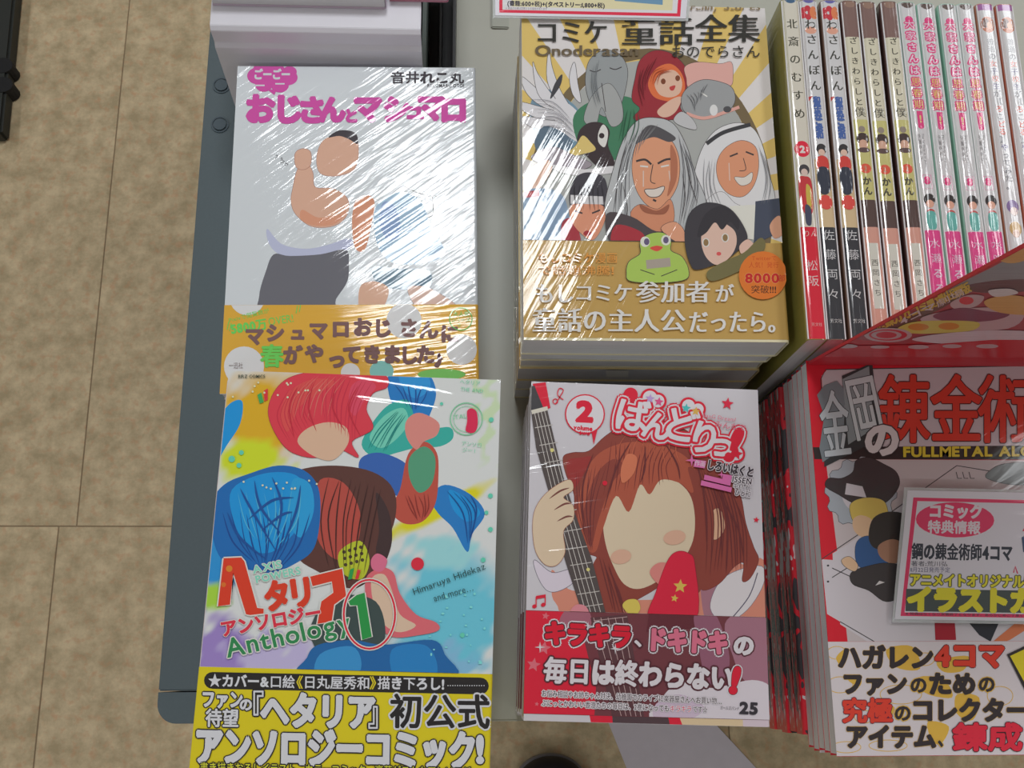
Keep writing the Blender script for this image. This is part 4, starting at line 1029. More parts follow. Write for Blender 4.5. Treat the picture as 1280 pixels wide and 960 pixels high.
olt('キラキラ', 681, 775, 31, K(196, 24, 48), 110, 3, 1.5)
Pb.text('、', 792, 783, 27, wb, out=((3, dm),), fat=.8)
olt('ドキドキ', 809, 783, 31, K(214, 112, 138), 102, 3, 1.5)
Pb.text('の', 916, 793, 27, wb, out=((2.8, dm),), fat=1.2, bold=.02)
Pb.text('毎日は終わらない', 680, 820, 34, wb, w=238, rot=2.5, out=((3.2, dm),), fat=1.2, bold=.03)
Pb.text('!', 918, 826, 44, rd, rot=12, out=((4, wb), (2.6, dm)), fat=2, bold=.05)
Pb.star(675, 809, 7, wb, n=4, inner=.2); Pb.star(769, 811, 7, wb, n=4, inner=.2); Pb.star(735, 782, 5, wb, n=4, inner=.2)
Pb.text('お悩み相談やお姉ちゃん対決、幼稚園でのライブに楽器屋さんへお買い物…', 677, 862, 9, K(50, 30, 36), w=226, rot=2.5, out=((1.1, wb),), bold=.01)
Pb.text('ぷにっとかわいい香澄たちの毎日は、2巻になっても', 677, 874, 9, K(50, 30, 36), w=160, rot=2.5, out=((1.1, wb),), bold=.01); Pb.text('キラキラ', 837, 881, 9, K(206, 40, 90), w=28, rot=2, out=((1, wb),)); Pb.text('です☆', 866, 882, 9, K(50, 30, 36), w=18, rot=2, out=((1, wb),))
Pb.text('25', 924, 874, 20, K(50, 46, 54), w=24, rot=3, fat=.8, bold=.04, out=((1, wb),)); Pb.text('ガールズバンド', 900, 882, 5, K(60, 56, 64), w=24, rot=3)
Pb.build('band_print', B_pr, eB)

# ================================================================== 5  spine-up row (back right)
SZ = 0.146; yt = 0.3823; yb = 0.1722; SL = yt - yb
def vy(py, px=1110): return (yt - G(px, py, SZ).y) * 1000
pxs = [993, 1017, 1045, 1071, 1095, 1123, 1146, 1171, 1199, 1222, 1248, 1274, 1300]
lefts = [G(p, 213, SZ).x for p in pxs]
S_pr = wrap_mat('print spines', None, ang=90, amp=0.00012, across=300, along=30, mask=20, rough=0.09, broad=0.0002, seed=15, pits=0.000008, ior=1.7)
class SpinePrint(Print):
    def m(s, p): return (p[0] / 1000.0, s.rect_len - p[1] / 1000.0)
def spine_book(i, covm, draw, label, group, thick=None):
    x0 = lefts[i]; th = thick or min(0.0108, lefts[i + 1] - x0 - 0.0006)
    W = SZ / 2
    e = book('manga_volume', -W, W, yb, yt, 0, th, covm, paper, label=label, group=group, r=0.0032, pinch=0.0006)
    e.location = (x0 + th, (yb + yt) / 2, W); e.rotation_euler = (0, -math.pi / 2, 0)
    rr = 0.0032
    def lf(u, v):
        d = 0.0
        if u < rr: d = rr - u
        elif u > th - rr: d = u - (th - rr)
        return -(rr - math.sqrt(max(0, rr * rr - d * d)))
    P = SpinePrint((0, 0, 0), (W, -SL / 2, th), (0, 0, -1), (0, 1, 0), rect=(0.00035, th - 0.00035, 0.0004, SL - 0.0004), lift=lf, base=.00003)
    P.rect_len = SL; P.tw = th * 1000
    draw(P)
    P.build('spine_print', S_pr, e)
    return e
def band(P, y0, y1, col):
    r = P.rect
    n = 12
    ya, ybm = vy(y0), vy(y1)
    va, vb = P.rect_len - ybm / 1000, P.rect_len - ya / 1000
    va = max(va, r[2]); vb = min(vb, r[3])
    if vb <= va: return
    pts = [(r[0] + (r[1] - r[0]) * i / n) for i in range(n + 1)]
    b = len(P.v)
    for u in pts:
        P.v.append(P.up((u, va), P.k)); P.c.append(col); P.v.append(P.up((u, vb), P.k)); P.c.append(col)
    for i in range(n): P.f.append((b + 2 * i, b + 2 * i + 2, b + 2 * i + 3, b + 2 * i + 1))
    P.k += 1
def vt(P, t, y0, y1, col, size=None, **kw):
    a, b = vy(y0), vy(y1); n = len(t); sz = size or (b - a) / n * .98
    P.text(t, (P.tw - sz) / 2, a, sz, col, w=(b - a), vert=True, **kw)
wt = K(184, 184, 186)
def d_hok(P):
    c = P.tw / 2
    band(P, -20, 285, K(188, 184, 172)); band(P, 285, 430, K(190, 30, 52))
    P.ell(c, vy(2), 3.4, 2.6, K(60, 90, 120))
    vt(P, '北斎のむすめ', 26, 160, K(60, 60, 50), size=6.8, fat=.12, fatx=True)
    P.ell(c, vy(188), 4.4, 5.0, K(200, 34, 60)); P.text('2', c - 1.8, vy(188) - 3, 6, K(206, 200, 196), bold=.03, fat=.2)
    P.ell(c, vy(214), 3.0, 3.4, K(58, 56, 60)); P.ell(c, vy(217), 1.9, 2.2, K(190, 170, 160))
    P.blob([(c - 3.6, vy(226)), (c, vy(222)), (c + 3.6, vy(228)), (c + 3.4, vy(262)), (c, vy(272)), (c - 3.4, vy(258))], K(176, 50, 56))
    P.blob([(c + .5, vy(232)), (c + 3.2, vy(240)), (c + 2.6, vy(262)), (c, vy(256))], K(180, 160, 70)); P.blob([(c - 1, vy(258)), (c + 2, vy(262)), (c + 1.5, vy(282)), (c - 1.4, vy(280))], K(60, 64, 84))
    P.text('り', c - 3.4, vy(289), 4, K(206, 180, 176)); P.text('ん', c + .6, vy(289), 4, K(206, 180, 176))
    vt(P, '松阪', 326, 364, K(210, 190, 190), size=6.6, bold=.01); P.text('芳文社', c - 3, vy(404), 2.2, K(206, 160, 160), w=6)
def d_neh(P):
    c = P.tw / 2; band(P, -20, 200, wt); band(P, 200, 285, K(186, 166, 130)); band(P, 285, 430, K(48, 50, 56))
    P.ell(c, vy(1), 3.6, 2.8, K(90, 90, 150))
    for i in range(5): P.ell(c - 1.6 + 2.4 * math.cos(i * 1.26), vy(18) + 3 * math.sin(i * 1.26), 1.8, 2, K(176, 50, 62), keep=True)
    P.ell(c + 2.6, vy(18), 2.4, 4.4, K(206, 120, 80)); P.ell(c, vy(40), 3.4, 2.4, K(206, 150, 130))
    vt(P, 'わさんぼん', 26, 121, K(56, 56, 52), size=7.0, fat=.14, fatx=True)
    P.poly([(.4, vy(122)), (3.2, vy(122)), (.4, vy(129))], K(176, 60, 60))
    for i in range(9): P.text('和菓子処なごみや'[i % 8], c - 2.3, vy(122) + i * (vy(172) - vy(122)) / 9, 4.4, K(66, 92, 150), bold=.05, fat=.3)
    P.ell(c, vy(188), 2.9, 3.4, K(48, 46, 50)); P.ell(c, vy(192), 1.9, 2, K(206, 176, 160))
    P.blob([(c - 3.2, vy(200)), (c, vy(196)), (c + 3.2, vy(200)), (c + 3, vy(213)), (c - 3, vy(213))], K(186, 60, 56))
    P.blob([(c - 3.2, vy(213)), (c + 3.2, vy(213)), (c + 3, vy(240)), (c - 2.6, vy(242))], K(46, 52, 66))
    P.ell(c, vy(254), 3.8, 4.4, K(196, 70, 64)); vt(P, '佐藤両々', 288, 386, K(176, 178, 180), size=6.6); P.text('芳文社', c - 3.4, vy(399), 2.6, K(170, 170, 170), w=6.6)
def d_zas(P):
    c = P.tw / 2; band(P, -20, 47, K(112, 88, 84)); band(P, 47, 150, K(188, 184, 164)); band(P, 150, 250, K(176, 172, 112)); band(P, 250, 284, K(76, 60, 58)); band(P, 284, 430, K(188, 140, 126))
    P.ell(c, vy(6), 3.2, 2.4, K(130, 104, 92))
    vt(P, 'ざしきわらしと', 47, 136, K(56, 54, 46), size=5.0, fat=.1, fatx=True); P.text('僕', c - 3.3, vy(134), 6.6, K(50, 50, 46), bold=.02)
    P.ell(c, vy(162), 1.9, 2.0, K(130, 120, 110)); P.ell(c, vy(174), 3.6, 3.8, K(60, 48, 46)); P.ell(c, vy(181), 2.6, 3, K(188, 150, 130)); P.ell(c, vy(188), 3.6, 1.6, K(84, 66, 66))
    P.ell(c, vy(211), 3.2, 3.0, K(200, 84, 64)); P.text('2', c - 1.3, vy(211) - 2.0, 4, K(150, 120, 90), bold=.02)
    vt(P, 'かん', 221, 246, K(60, 58, 50), size=5.4, fat=.2)
    x0, x1 = c - 2.6, c + 2.6
    P.poly([(x0, vy(304)), (x1, vy(304)), (x1, vy(386)), (x0, vy(386))], K(186, 188, 178)); vt(P, '西岡さち', 324, 374, K(60, 58, 52), size=4.2)
def d_ooy(P):
    c = P.tw / 2; pk = K(206, 60, 120)
    band(P, -20, 287, wt); band(P, 287, 440, K(196, 60, 124))
    P.ell(c, vy(4), 3.6, 3.0, K(84, 70, 66))
    P.ell(c, vy(24), 2.4, 2.4, pk); vt(P, '大家さんは', 24, 96, K(198, 186, 196), size=5.8, bold=.03, out=((.9, pk),))
    vt(P, '思春期', 96, 138, K(204, 184, 100), size=5.8, bold=.03, out=((.9, pk),)); 
    P.poly([(c - 1.7, vy(138)), (c + 1.7, vy(138)), (c + 1.7, vy(157)), (c - 1.7, vy(157))], pk); P.ell(c, vy(157), 1.7, 1.7, pk); P.text('!', c - .7, vy(141), 6.5, K(206, 190, 120), bold=.03)
    P.text('The landlady is in puberty', c + 1.4, vy(166), 1.8, K(110, 110, 112), w=vy(214) - vy(166), rot=90); P.text('水瀬るるう', c - .8, vy(166), 1.8, K(110, 110, 112), w=vy(200) - vy(166), rot=90)
    P.line([(c - 2.4, vy(218)), (c + 2.4, vy(218)), (c + 2.4, vy(235)), (c - 2.4, vy(235)), (c - 2.4, vy(218))], .3, K(206, 120, 160), sm=False); P.text('8', c - 1.9, vy(218), 6.2, pk, bold=.04, fat=.3)
    P.ell(c, vy(249), 3.2, 3.8, K(46, 42, 44)); P.ell(c, vy(254), 2.2, 2.4, K(196, 150, 130)); P.ell(c, vy(264), 2.2, 1.8, K(170, 60, 60))
    P.blob([(c - 2.4, vy(265)), (c + 2.4, vy(265)), (c + 2.2, vy(284)), (c - 2.2, vy(284))], K(88, 158, 150))
    vt(P, '水瀬るるう', 297, 392, K(206, 176, 196), size=6.0, bold=.02)
def d_jyo(P):
    c = P.tw / 2
    band(P, -20, 10, K(146, 96, 150)); band(P, 10, 430, wt)
    P.ell(c, vy(28), 4.2, 5.4, K(176, 104, 74)); P.ell(c - 1.2, vy(26), 2.2, 3.2, K(92, 60, 52)); P.ell(c + 1, vy(29), 1.6, 2.4, K(212, 160, 130))
    t = '普通の女子校生が【ろこどる】やってみた。'
    a, b = vy(45), vy(236); stp = (b - a) / len(t)
    for k, chh in enumerate(t):
        col = K(196, 84, 70) if chh in '女校ろどる' else K(110, 104, 140) if chh in '子生や' else K(110, 110, 116)
        P.text(chh, c - 2.2, a + k * stp, 4.5, col, bold=.02, rot=0)
    P.ell(c, vy(256), 3.4, 4, K(120, 100, 146)); P.ell(c + .4, vy(262), 2.2, 2.6, K(210, 190, 184)); P.ell(c, vy(284), 3.4, 4.4, K(180, 150, 100)); P.ell(c, vy(290), 2, 2.4, K(206, 176, 160))
def cm(n, r, g, b): return wrap_mat(n, K(r, g, b), ang=0, amp=.0002, broad=.0004)
m1, m2, m3, m4, m5 = cm('olive cover', 120, 116, 56), cm('tan cover', 120, 96, 84), cm('brown cover', 84, 60, 58), cm('mint cover', 150, 186, 172), cm('rose cover', 176, 110, 90)
spine_book(0, m1, d_hok, 'spine-up paperback with white and crimson spine and red number disc, nearest the gold pile', 'single crimson and white spine', thick=0.0112)
lab2 = ['paperback with black-bottomed white spine standing next to the crimson one', 'paperback with black-bottomed white spine standing next to the brown ones']
e = spine_book(1, m2, d_neh, lab2[0], 'black-bottomed white spines')
def cps2(e, idx, labs):
    off = e.location.x - lefts[idx[0]]
    for j, i in enumerate(idx[1:]):
        r = copy_thing(e, (lefts[i] + off, e.location.y + random.uniform(-.0008, .0002), e.location.z), 0, labs[j + 1])
        r.rotation_euler = e.rotation_euler
cps2(e, [1, 2], lab2)
lab3 = [f'{w} of three spine-up paperbacks with brown-topped cream spines' for w in ('leftmost', 'middle', 'rightmost')]
e = spine_book(3, m3, d_zas, lab3[0], 'brown-topped cream spines'); cps2(e, [3, 4, 5], lab3)
lab4 = [f'{w} spine-up paperback with pink titled white spine counted from the brown-topped ones' for w in ('first', 'second', 'third', 'fourth')]
e = spine_book(6, m4, d_ooy, lab4[0], 'pink titled white spines'); cps2(e, [6, 7, 8, 9], lab4)
lab5 = ['white-spined paperback with round orange portrait, beside the pink titled ones', 'white-spined paperback with round orange portrait, at the far right edge of the row']
e = spine_book(10, m5, d_jyo, lab5[0], 'white spines with orange portrait'); cps2(e, [10, 11], lab5)

# ================================================================== 6  red bordered four-panel volume (front right)
fx0, fx1, fy0, fy1, fz = 0.1905, 0.3385, -0.0425, 0.1680, 0.120
t = 0.010
F_cov = wrap_mat('red cover E', K(186, 34, 50), seed=21)
F_pr = wrap_mat('print E', None, ang=30, amp=0.0002, across=190, along=26, mask=12, rough=0.08, broad=0.0006, seed=22.4)
F_bandm = wrap_mat('white band E', K(188, 178, 182), ang=30, amp=0.0006, broad=0.0009, seed=22.4)
fb = G(1100, 802, fz).y
kwF = {'band': (fy0 + .0002, fb), 'band_m': F_bandm}
eF = book('manga_volume', fx0, fx1, fy0, fy1, fz - t, t - .00004, F_cov, paper, **kwF, r=.0014,
          label='red bordered paperback with big red lettering and white band, topmost of its pile', group='red bordered paperbacks with white band')
labs = []
base = book('manga_volume', fx0 + .0004, fx1, fy0 + .0006, fy1 - .0006, fz - 2 * t, t - .00004, F_cov, paper, **kwF, r=.0014,
            label='second copy down in the pile of red bordered paperbacks', group='red bordered paperbacks with white band')
for k in range(2, 5):
    copy_thing(base, (base.location.x + (.0003, .0006, .0009)[k - 2], base.location.y + (.0006, -.0004, .0008)[k - 2], fz - (k + 1) * t), 0, f'{ORD[k]} copy down in the pile of red bordered paperbacks')
# the lower books of the pile lie spine to the left, patterned red, black and white
def patt_mat():
    m = wrap_mat('patterned cover F', K(120, 30, 40), ang=0, amp=.0003, broad=.0006)
    nt = m.node_tree; p = nt.nodes['Principled BSDF']
    tc = nt.nodes.new('ShaderNodeTexCoord'); mp = nt.nodes.new('ShaderNodeMapping'); mp.inputs['Scale'].default_value = (60, 42, 150)
    nz = nt.nodes.new('ShaderNodeTexNoise'); nz.inputs['Scale'].default_value = 1.3; nz.inputs['Detail'].default_value = 2
    r = nt.nodes.new('ShaderNodeValToRGB'); r.color_ramp.interpolation = 'CONSTANT'; e = r.color_ramp.elements
    e[0].position = 0; e[0].color = (*K(52, 50, 54), 1); e[1].position = .46; e[1].color = (*K(186, 32, 46), 1)
    n_ = r.color_ramp.elements.new(.60); n_.color = (*K(180, 178, 180), 1)
    nt.links.new(tc.outputs['Object'], mp.inputs['Vector']); nt.links.new(mp.outputs['Vector'], nz.inputs['Vector']); nt.links.new(nz.outputs['Fac'], r.inputs['Fac']); nt.links.new(r.outputs['Color'], p.inputs['Base Color'])
    return m
PM = patt_mat()
t2 = 0.014
base = book('manga_volume', fx0 - .0012, fx0 + .1425, fy0 + .008, fy1 - .002, 0.070 - t2, t2 - .00004, PM, paper, spine='L', r=.0020,
            label='red, black and white patterned paperback lying directly under the red bordered pile', group='patterned paperbacks at the bottom of the pile')
for k in range(1, 5):
    copy_thing(base, (base.location.x + (.0004, -.0005, .0006, 0)[k - 1], base.location.y + (.0007, -.0006, .0004, 0)[k - 1], 0.070 - (k + 1) * t2), 0, f'{ORD[k]} patterned paperback down under the red bordered pile')
P = top_print(eF, fx0, fx1, fy0, fy1, fz - .00004, vmin=fb - fy0)
R = K(190, 30, 46); wf = K(182, 172, 178); gk = K(58, 56, 60)
P.poly([(980, 430), (1400, 430), (1400, 980), (980, 980)], R)
P.poly([(1027, 470), (1034, 462), (1400, 455), (1400, 562), (1040, 562), (1030, 520)], wf)
P.line([(1038, 575), (1029, 520), (1026, 474), (1032, 462), (1400, 455)], 1.2, gk, sm=False)
P.poly([(1016, 559), (1400, 556), (1400, 575), (1018, 574)], K(44, 42, 42))
P.poly([(1032, 574), (1400, 576), (1400, 770), (1060, 806), (1048, 700)], K(176, 166, 168))
P.poly([(1027, 700), (1060, 680), (1130, 630), (1400, 640), (1400, 820), (1100, 812), (1034, 770)], K(184, 178, 184))
P.poly([(1038, 640), (1041, 700), (1027, 699), (1024, 640)], R); P.poly([(1033, 767), (1050, 777), (1051, 805), (1036, 806)], R)
for a in ([(1027, 699), (1100, 650), (1196, 582), (1244, 590)], [(1050, 777), (1098, 805)], [(1040, 710), (1070, 724)], [(1040, 722), (1062, 708)]): P.line(a, 1.1, gk, sm=False)
for (a, b) in ((1035, 707), (1035, 727)): P.ell(a, b, 1.5, 1.2, gk, keep=True)
# gear wheel
gear = []
for i in range(48):
    rr_ = 45 if i % 4 < 2 else 40; an = math.radians(i * 7.5)
    gear.append((1076 + rr_ * math.cos(an), 616 + rr_ * math.sin(an)))
P.line(gear + [gear[0]], 1.2, gk, sm=False); P.poly(gear, K(150, 156, 164)); P.ell(1078, 616, 26, 26, K(184, 178, 184))
# plain dark, yellow, blue and tan shapes standing where the cover figures are
dkc = K(58, 54, 56)
P.blob([(1066, 590), (1070, 576), (1086, 572), (1104, 580), (1120, 590), (1124, 606), (1112, 624), (1096, 632), (1070, 630), (1048, 618), (1032, 608), (1036, 598), (1052, 598)], dkc, line=K(30, 28, 30), lw=.5)
P.poly([(1058, 604), (1078, 608), (1083, 622), (1056, 618)], K(184, 178, 184))
P.blob([(1062, 636), (1068, 626), (1086, 622), (1104, 626), (1110, 640), (1112, 656), (1094, 662), (1070, 656)], K(188, 164, 84), line=gk, lw=.5)
P.blob([(1066, 650), (1076, 644), (1090, 650), (1092, 664), (1080, 672), (1068, 664)], K(206, 172, 140))
P.blob([(1070, 680), (1084, 670), (1104, 678), (1112, 700), (1092, 712), (1072, 706)], K(50, 82, 128), line=gk, lw=.5)
P.blob([(1086, 670), (1092, 648), (1112, 640), (1136, 646), (1146, 670), (1136, 690), (1110, 688), (1092, 684)], K(50, 46, 46), line=gk, lw=.5)
P.blob([(1098, 682), (1116, 674), (1136, 684), (1134, 700), (1114, 704), (1100, 696)], K(150, 112, 92))
P.blob([(1064, 716), (1084, 708), (1110, 704), (1140, 712), (1134, 740), (1108, 752), (1086, 738), (1066, 730)], dkc, line=K(30, 28, 30), lw=.5)
P.blob([(1052, 700), (1062, 696), (1072, 706), (1068, 714), (1056, 708)], K(206, 172, 140), line=gk, lw=.5)
P.poly([(1099, 726), (1106, 728), (1094, 732)], K(190, 186, 186))
P.blob([(1234, 598), (1238, 588), (1256, 580), (1290, 580), (1310, 600), (1270, 606)], K(110, 118, 120), line=gk, lw=.6)
for dx in (0, 8, 16): P.line([(1195 + dx, 590), (1197 + dx, 598), (1202 + dx, 598)], .9, gk, sm=False)
P.poly([(1168, 775), (1193, 775), (1195, 800), (1169, 800)], K(150, 32, 48)); P.poly([(1208, 775), (1250, 775), (1238, 802), (1224, 794)], K(44, 46, 54)); P.poly([(1236, 806), (1270, 778), (1300, 776), (1262, 800), (1240, 808)], K(190, 110, 76))
P.build('cover_print', F_pr, eF)
P2 = top_print(eF, fx0, fx1, fy0, fy1, fz - .00004, base=(P.k + 1) * STEP)
lt = K(206, 62, 48)
for (chh, x, w_) in (('錬', 1097, 66), ('金', 1162, 66), ('術', 1222, 64), ('師', 1284, 64)):
    P2.text(chh, x, 466, 90, lt, w=w_, out=((2.6, K(70, 30, 32)),), fat=1.6, bold=.05)
P2.poly([(1052, 470), (1090, 454), (1100, 548), (1066, 566), (1030, 584), (1030, 520), (1056, 510)], K(50, 56, 58))
P2.poly([(1021, 494), (1030, 482), (1046, 476), (1056, 488), (1054, 560), (1028, 578), (1024, 560), (1030, 520)], K(112, 122, 128))
P2.poly([(1053, 474), (1086, 458), (1092, 536), (1060, 556)], K(128, 138, 142))
P2.text('金', 1019, 488, 58, K(176, 184, 190), w=37, rot=-7, shear=.03, out=((1.6, K(56, 62, 66)),), fat=.8, down=1.55)
P2.text('岡', 1051, 470, 60, K(186, 194, 198), w=41, rot=-12, out=((1.6, K(56, 62, 66)),), fat=.8, down=1.45)
P2.text('の', 1079, 526, 46, K(196, 190, 192), out=((3, K(50, 46, 48)),), fat=1.6, bold=.02)
P2.text('FULLMETAL ALCHEMIST', 1128, 556, 17, K(206, 186, 60), w=230, bold=.04, fat=.5, rot=-.4)
P2.build('title_lettering', F_pr, eF)
Pb = Print(eF.location, (fx0, fy0, fz + .00014), FLATU, FLATV, rect=(-.0001, fx1 - fx0, .0003, fb - fy0 - .0001), base=.00002)
Pb.poly([(1000, 780), (1400, 780), (1400, 980), (1000, 980)], K(192, 184, 188))
yg = K(206, 166, 70)
for (pts) in ([(1045, 822), (1056, 812), (1052, 832)], [(1108, 812), (1140, 808), (1150, 836), (1120, 834)], [(1150, 846), (1180, 850), (1190, 872), (1156, 866)], [(1196, 868), (1224, 872), (1216, 900), (1196, 892)], [(1172, 826), (1210, 820), (1204, 838), (1180, 840)], [(1160, 902), (1186, 908), (1176, 930), (1164, 924)], [(1096, 880), (1118, 884), (1108, 902)], [(1060, 850), (1076, 848), (1074, 858)]): Pb.blob(pts, yg)
for (a, b, c, d) in ((1046, 816, 12, 8), (1050, 856, 16, 10), (1058, 934, 18, 7), (1110, 932, 24, 7), (1126, 868, 26, 12), (1250, 870, 16, 12), (1080, 896, 12, 8), (1156, 824, 12, 8)): Pb.ring(a, b, c, d, .9, yg)
kb = K(50, 44, 48)
def ol(t, x, y, s, c, w, **k): Pb.text(t, x, y, s, c, w=w, out=k.get('o', ((1.7, yg),)), fat=k.get('fat', 1.4), bold=.03, rot=k.get('rot', 0))
ol('ハガレン', 1047, 806, 31, kb, 120); ol('4コマ', 1168, 802, 34, lt, 88, o=((2.4, K(70, 30, 40)),), fat=1.6)
ol('ファン', 1052, 840, 29, kb, 82); ol('の', 1137, 845, 22, kb, 22, fat=.6); ol('ため', 1160, 840, 29, kb, 60); ol('の', 1222, 844, 22, kb, 22, fat=.6)
ol('究極', 1052, 872, 32, lt, 64, o=((2.2, K(90, 30, 50)),)); ol('の', 1117, 880, 22, kb, 22, fat=.6); ol('コレクターズ', 1138, 872, 31, kb, 178)
ol('アイテム', 1056, 905, 31, kb, 114); ol('、', 1172, 912, 22, kb, 16, fat=.8); ol('錬成', 1190, 903, 36, K(196, 40, 60), 88, o=((2.6, K(60, 24, 34)),), fat=1.8)
Pb.poly([(1258, 818), (1296, 800), (1330, 850), (1284, 870)], K(46, 42, 44)); Pb.poly([(1262, 820), (1296, 804), (1324, 848), (1286, 864)], K(216, 200, 50))
Pb.build('band_print', F_pr, eF)

# ================================================================== 7  red display board standing behind the front right pile
th_b = 0.0016
bo = Vector((0.1912, 0.1655, 0.1202))
Ub = Vector((1, 0, 0)); lean = math.radians(6.2)
Vb = Vector((0, -math.sin(lean), math.cos(lean)))
eR = empty('display_board', bo, 'red bordered picture board standing upright between spine-up row and red bordered pile', 'board')
mb = MB()
Nb = Ub.cross(Vb)      # faces the viewer (-y)
pts = [(0, 0), (0.182, 0), (0.182, 0.257), (0, 0.257)]
v = [tuple(Ub * a + Vb * b) for a, b in pts] + [tuple(Ub * a + Vb * b - Nb * th_b) for a, b in pts]
mb.add(v, [(0, 1, 2, 3), (7, 6, 5, 4), (0, 4, 5, 1), (1, 5, 6, 2), (2, 6, 7, 3), (3, 7, 4, 0)])
mb.build('board_panel', plain('red board', K(176, 34, 48), .5), eR)
R_pr = wrap_mat('print board', None, ang=0, amp=.0002, broad=.0004, rough=.2, coat=.6)
P = Print(bo, bo, Ub, Vb, rect=(.0003, .1817, .0003, .2567), base=.00003)
P.poly([(1000, 445), (1300, 445), (1340, 270), (1300, 290)], K(176, 34, 48))
wr = K(180, 150, 158)
P.poly([(1068, 424), (1074, 418), (1180, 368), (1330, 282), (1400, 300), (1400, 425), (1200, 420), (1130, 430)], K(150, 60, 70))
P.blob([(1180, 366), (1240, 334), (1290, 312), (1330, 330), (1300, 352), (1230, 360), (1196, 372)], K(130, 126, 134)); P.blob([(1250, 318), (1300, 296), (1320, 306), (1280, 326), (1256, 328)], K(196, 140, 80))
P.blob([(1204, 358), (1250, 350), (1300, 350), (1300, 362), (1230, 366)], K(90, 60, 66))
P.poly([(1094, 416), (1150, 386), (1196, 360), (1220, 358), (1180, 384), (1120, 414)], K(90, 66, 60))
for i in range(11): P.text('鋼錬ガガコミ劇場出張版'[i], 1092 + i * 10.6, 402 - i * 4.6, 14, K(206, 168, 70), w=13, rot=-24, bold=.03, fat=.6)
P.text('4コマ劇場', 1122, 398, 10, K(200, 180, 190), w=90, rot=-26, bold=.02)
P.blob([(1150, 398), (1196, 386), (1250, 384), (1280, 392), (1260, 410), (1190, 412)], wr)
P.blob([(1188, 378), (1210, 368), (1230, 370), (1220, 382), (1196, 386)], wr); P.ell(1208, 375, 9, 5, K(196, 50, 64))
P.blob([(1166, 394), (1200, 384), (1232, 388), (1262, 392), (1240, 400), (1190, 402)], K(110, 60, 84))
P.blob([(1120, 412), (1140, 402), (1180, 400), (1222, 402), (1216, 412), (1170, 416), (1140, 416)], K(206, 186, 90)); P.ell(1148, 408, 13, 4.4, K(206, 130, 50)); P.ell(1186, 407, 13, 4.4, K(206, 130, 50))
P.blob([(1230, 376), (1262, 368), (1300, 376), (1300, 392), (1250, 390)], K(200, 150, 90)); P.blob([(1236, 362), (1262, 360), (1272, 366), (1244, 370)], K(196, 184, 190))
P.blob([(1140, 424), (1180, 416), (1250, 412), (1300, 416), (1300, 430), (1200, 430)], K(196, 176, 186))
P.ell(1110, 418, 30, 9, wr); P.ell(1110, 418, 24, 7, K(186, 40, 60)); P.ell(1108, 418, 19, 5.6, wr); P.ell(1108, 418, 13, 4, K(186, 60, 76))
P.poly([(1000, 445), (1040, 432), (1160, 430), (1240, 424), (1300, 424), (1300, 446)], K(182, 34, 50))
for (a, b, c, d) in ((1058, 432, 14, 2.6), (1148, 433, 13, 2.6), (1190, 432, 12, 2.4), (1234, 432, 14, 2.6), (1100, 433, 12, 2)): P.ell(a, b, c, d, wr, keep=True)
P.build('board_print', R_pr, eR)

# ================================================================== 8  price cards in clear sleeves
card_w = plain('card paper', K(198, 196, 204), .35)
sleeve_m, nt, p = new_mat('clear sleeve')
p.inputs['Base Color'].default_value = (.9, .93, .94, 1); p.inputs['Roughness'].default_value = .12; p.inputs['Transmission Weight'].default_value = .55; p.inputs['IOR'].default_value = 1.3
C_card = wrap_mat('print card', None, ang=0, amp=.0002, broad=.0004, rough=.12, coat=.7)
def tri_plane(origin_px, z0, slope_y, slope_x=0):
    p0 = G(*origin_px, z0)
    U = Vector((1, 0, slope_x)).normalized(); V = Vector((0, 1, slope_y)); V = (V - U * V.dot(U)).normalized()
    return p0, U, V
def card(name, label, quad, p0, U, V, margin_px, draw):
    N = U.cross(V)
    P = Print(p0, p0, U, V, base=.0)
    q = [P.m(x) for x in quad]
    e = empty(name, p0, label, 'card', 'price cards')
    c = (sum(a for a, b in q) / 4, sum(b for a, b in q) / 4)
    mb = MB()
    def slab(q, a, b):
        v = [tuple(U * x + V * y + N * a) for x, y in q] + [tuple(U * x + V * y + N * b) for x, y in q]
        mb.add(v, [(3, 2, 1, 0), (4, 5, 6, 7), (0, 1, 5, 4), (1, 2, 6, 5), (2, 3, 7, 6), (3, 0, 4, 7)])
    big = [(c[0] + (x - c[0]) * 1.0 + math.copysign(margin_px, x - c[0]), y + math.copysign(margin_px, y - c[1])) for x, y in q]
    slab(big, 0.0, .0004); mb.build('sleeve', sleeve_m, e)
    mb = MB(); slab(q, .00042, .0007); mb.build('card_face', card_w, e)
    P.base = .00072
    draw(P); P.build('card_print', C_card, e)
    return e
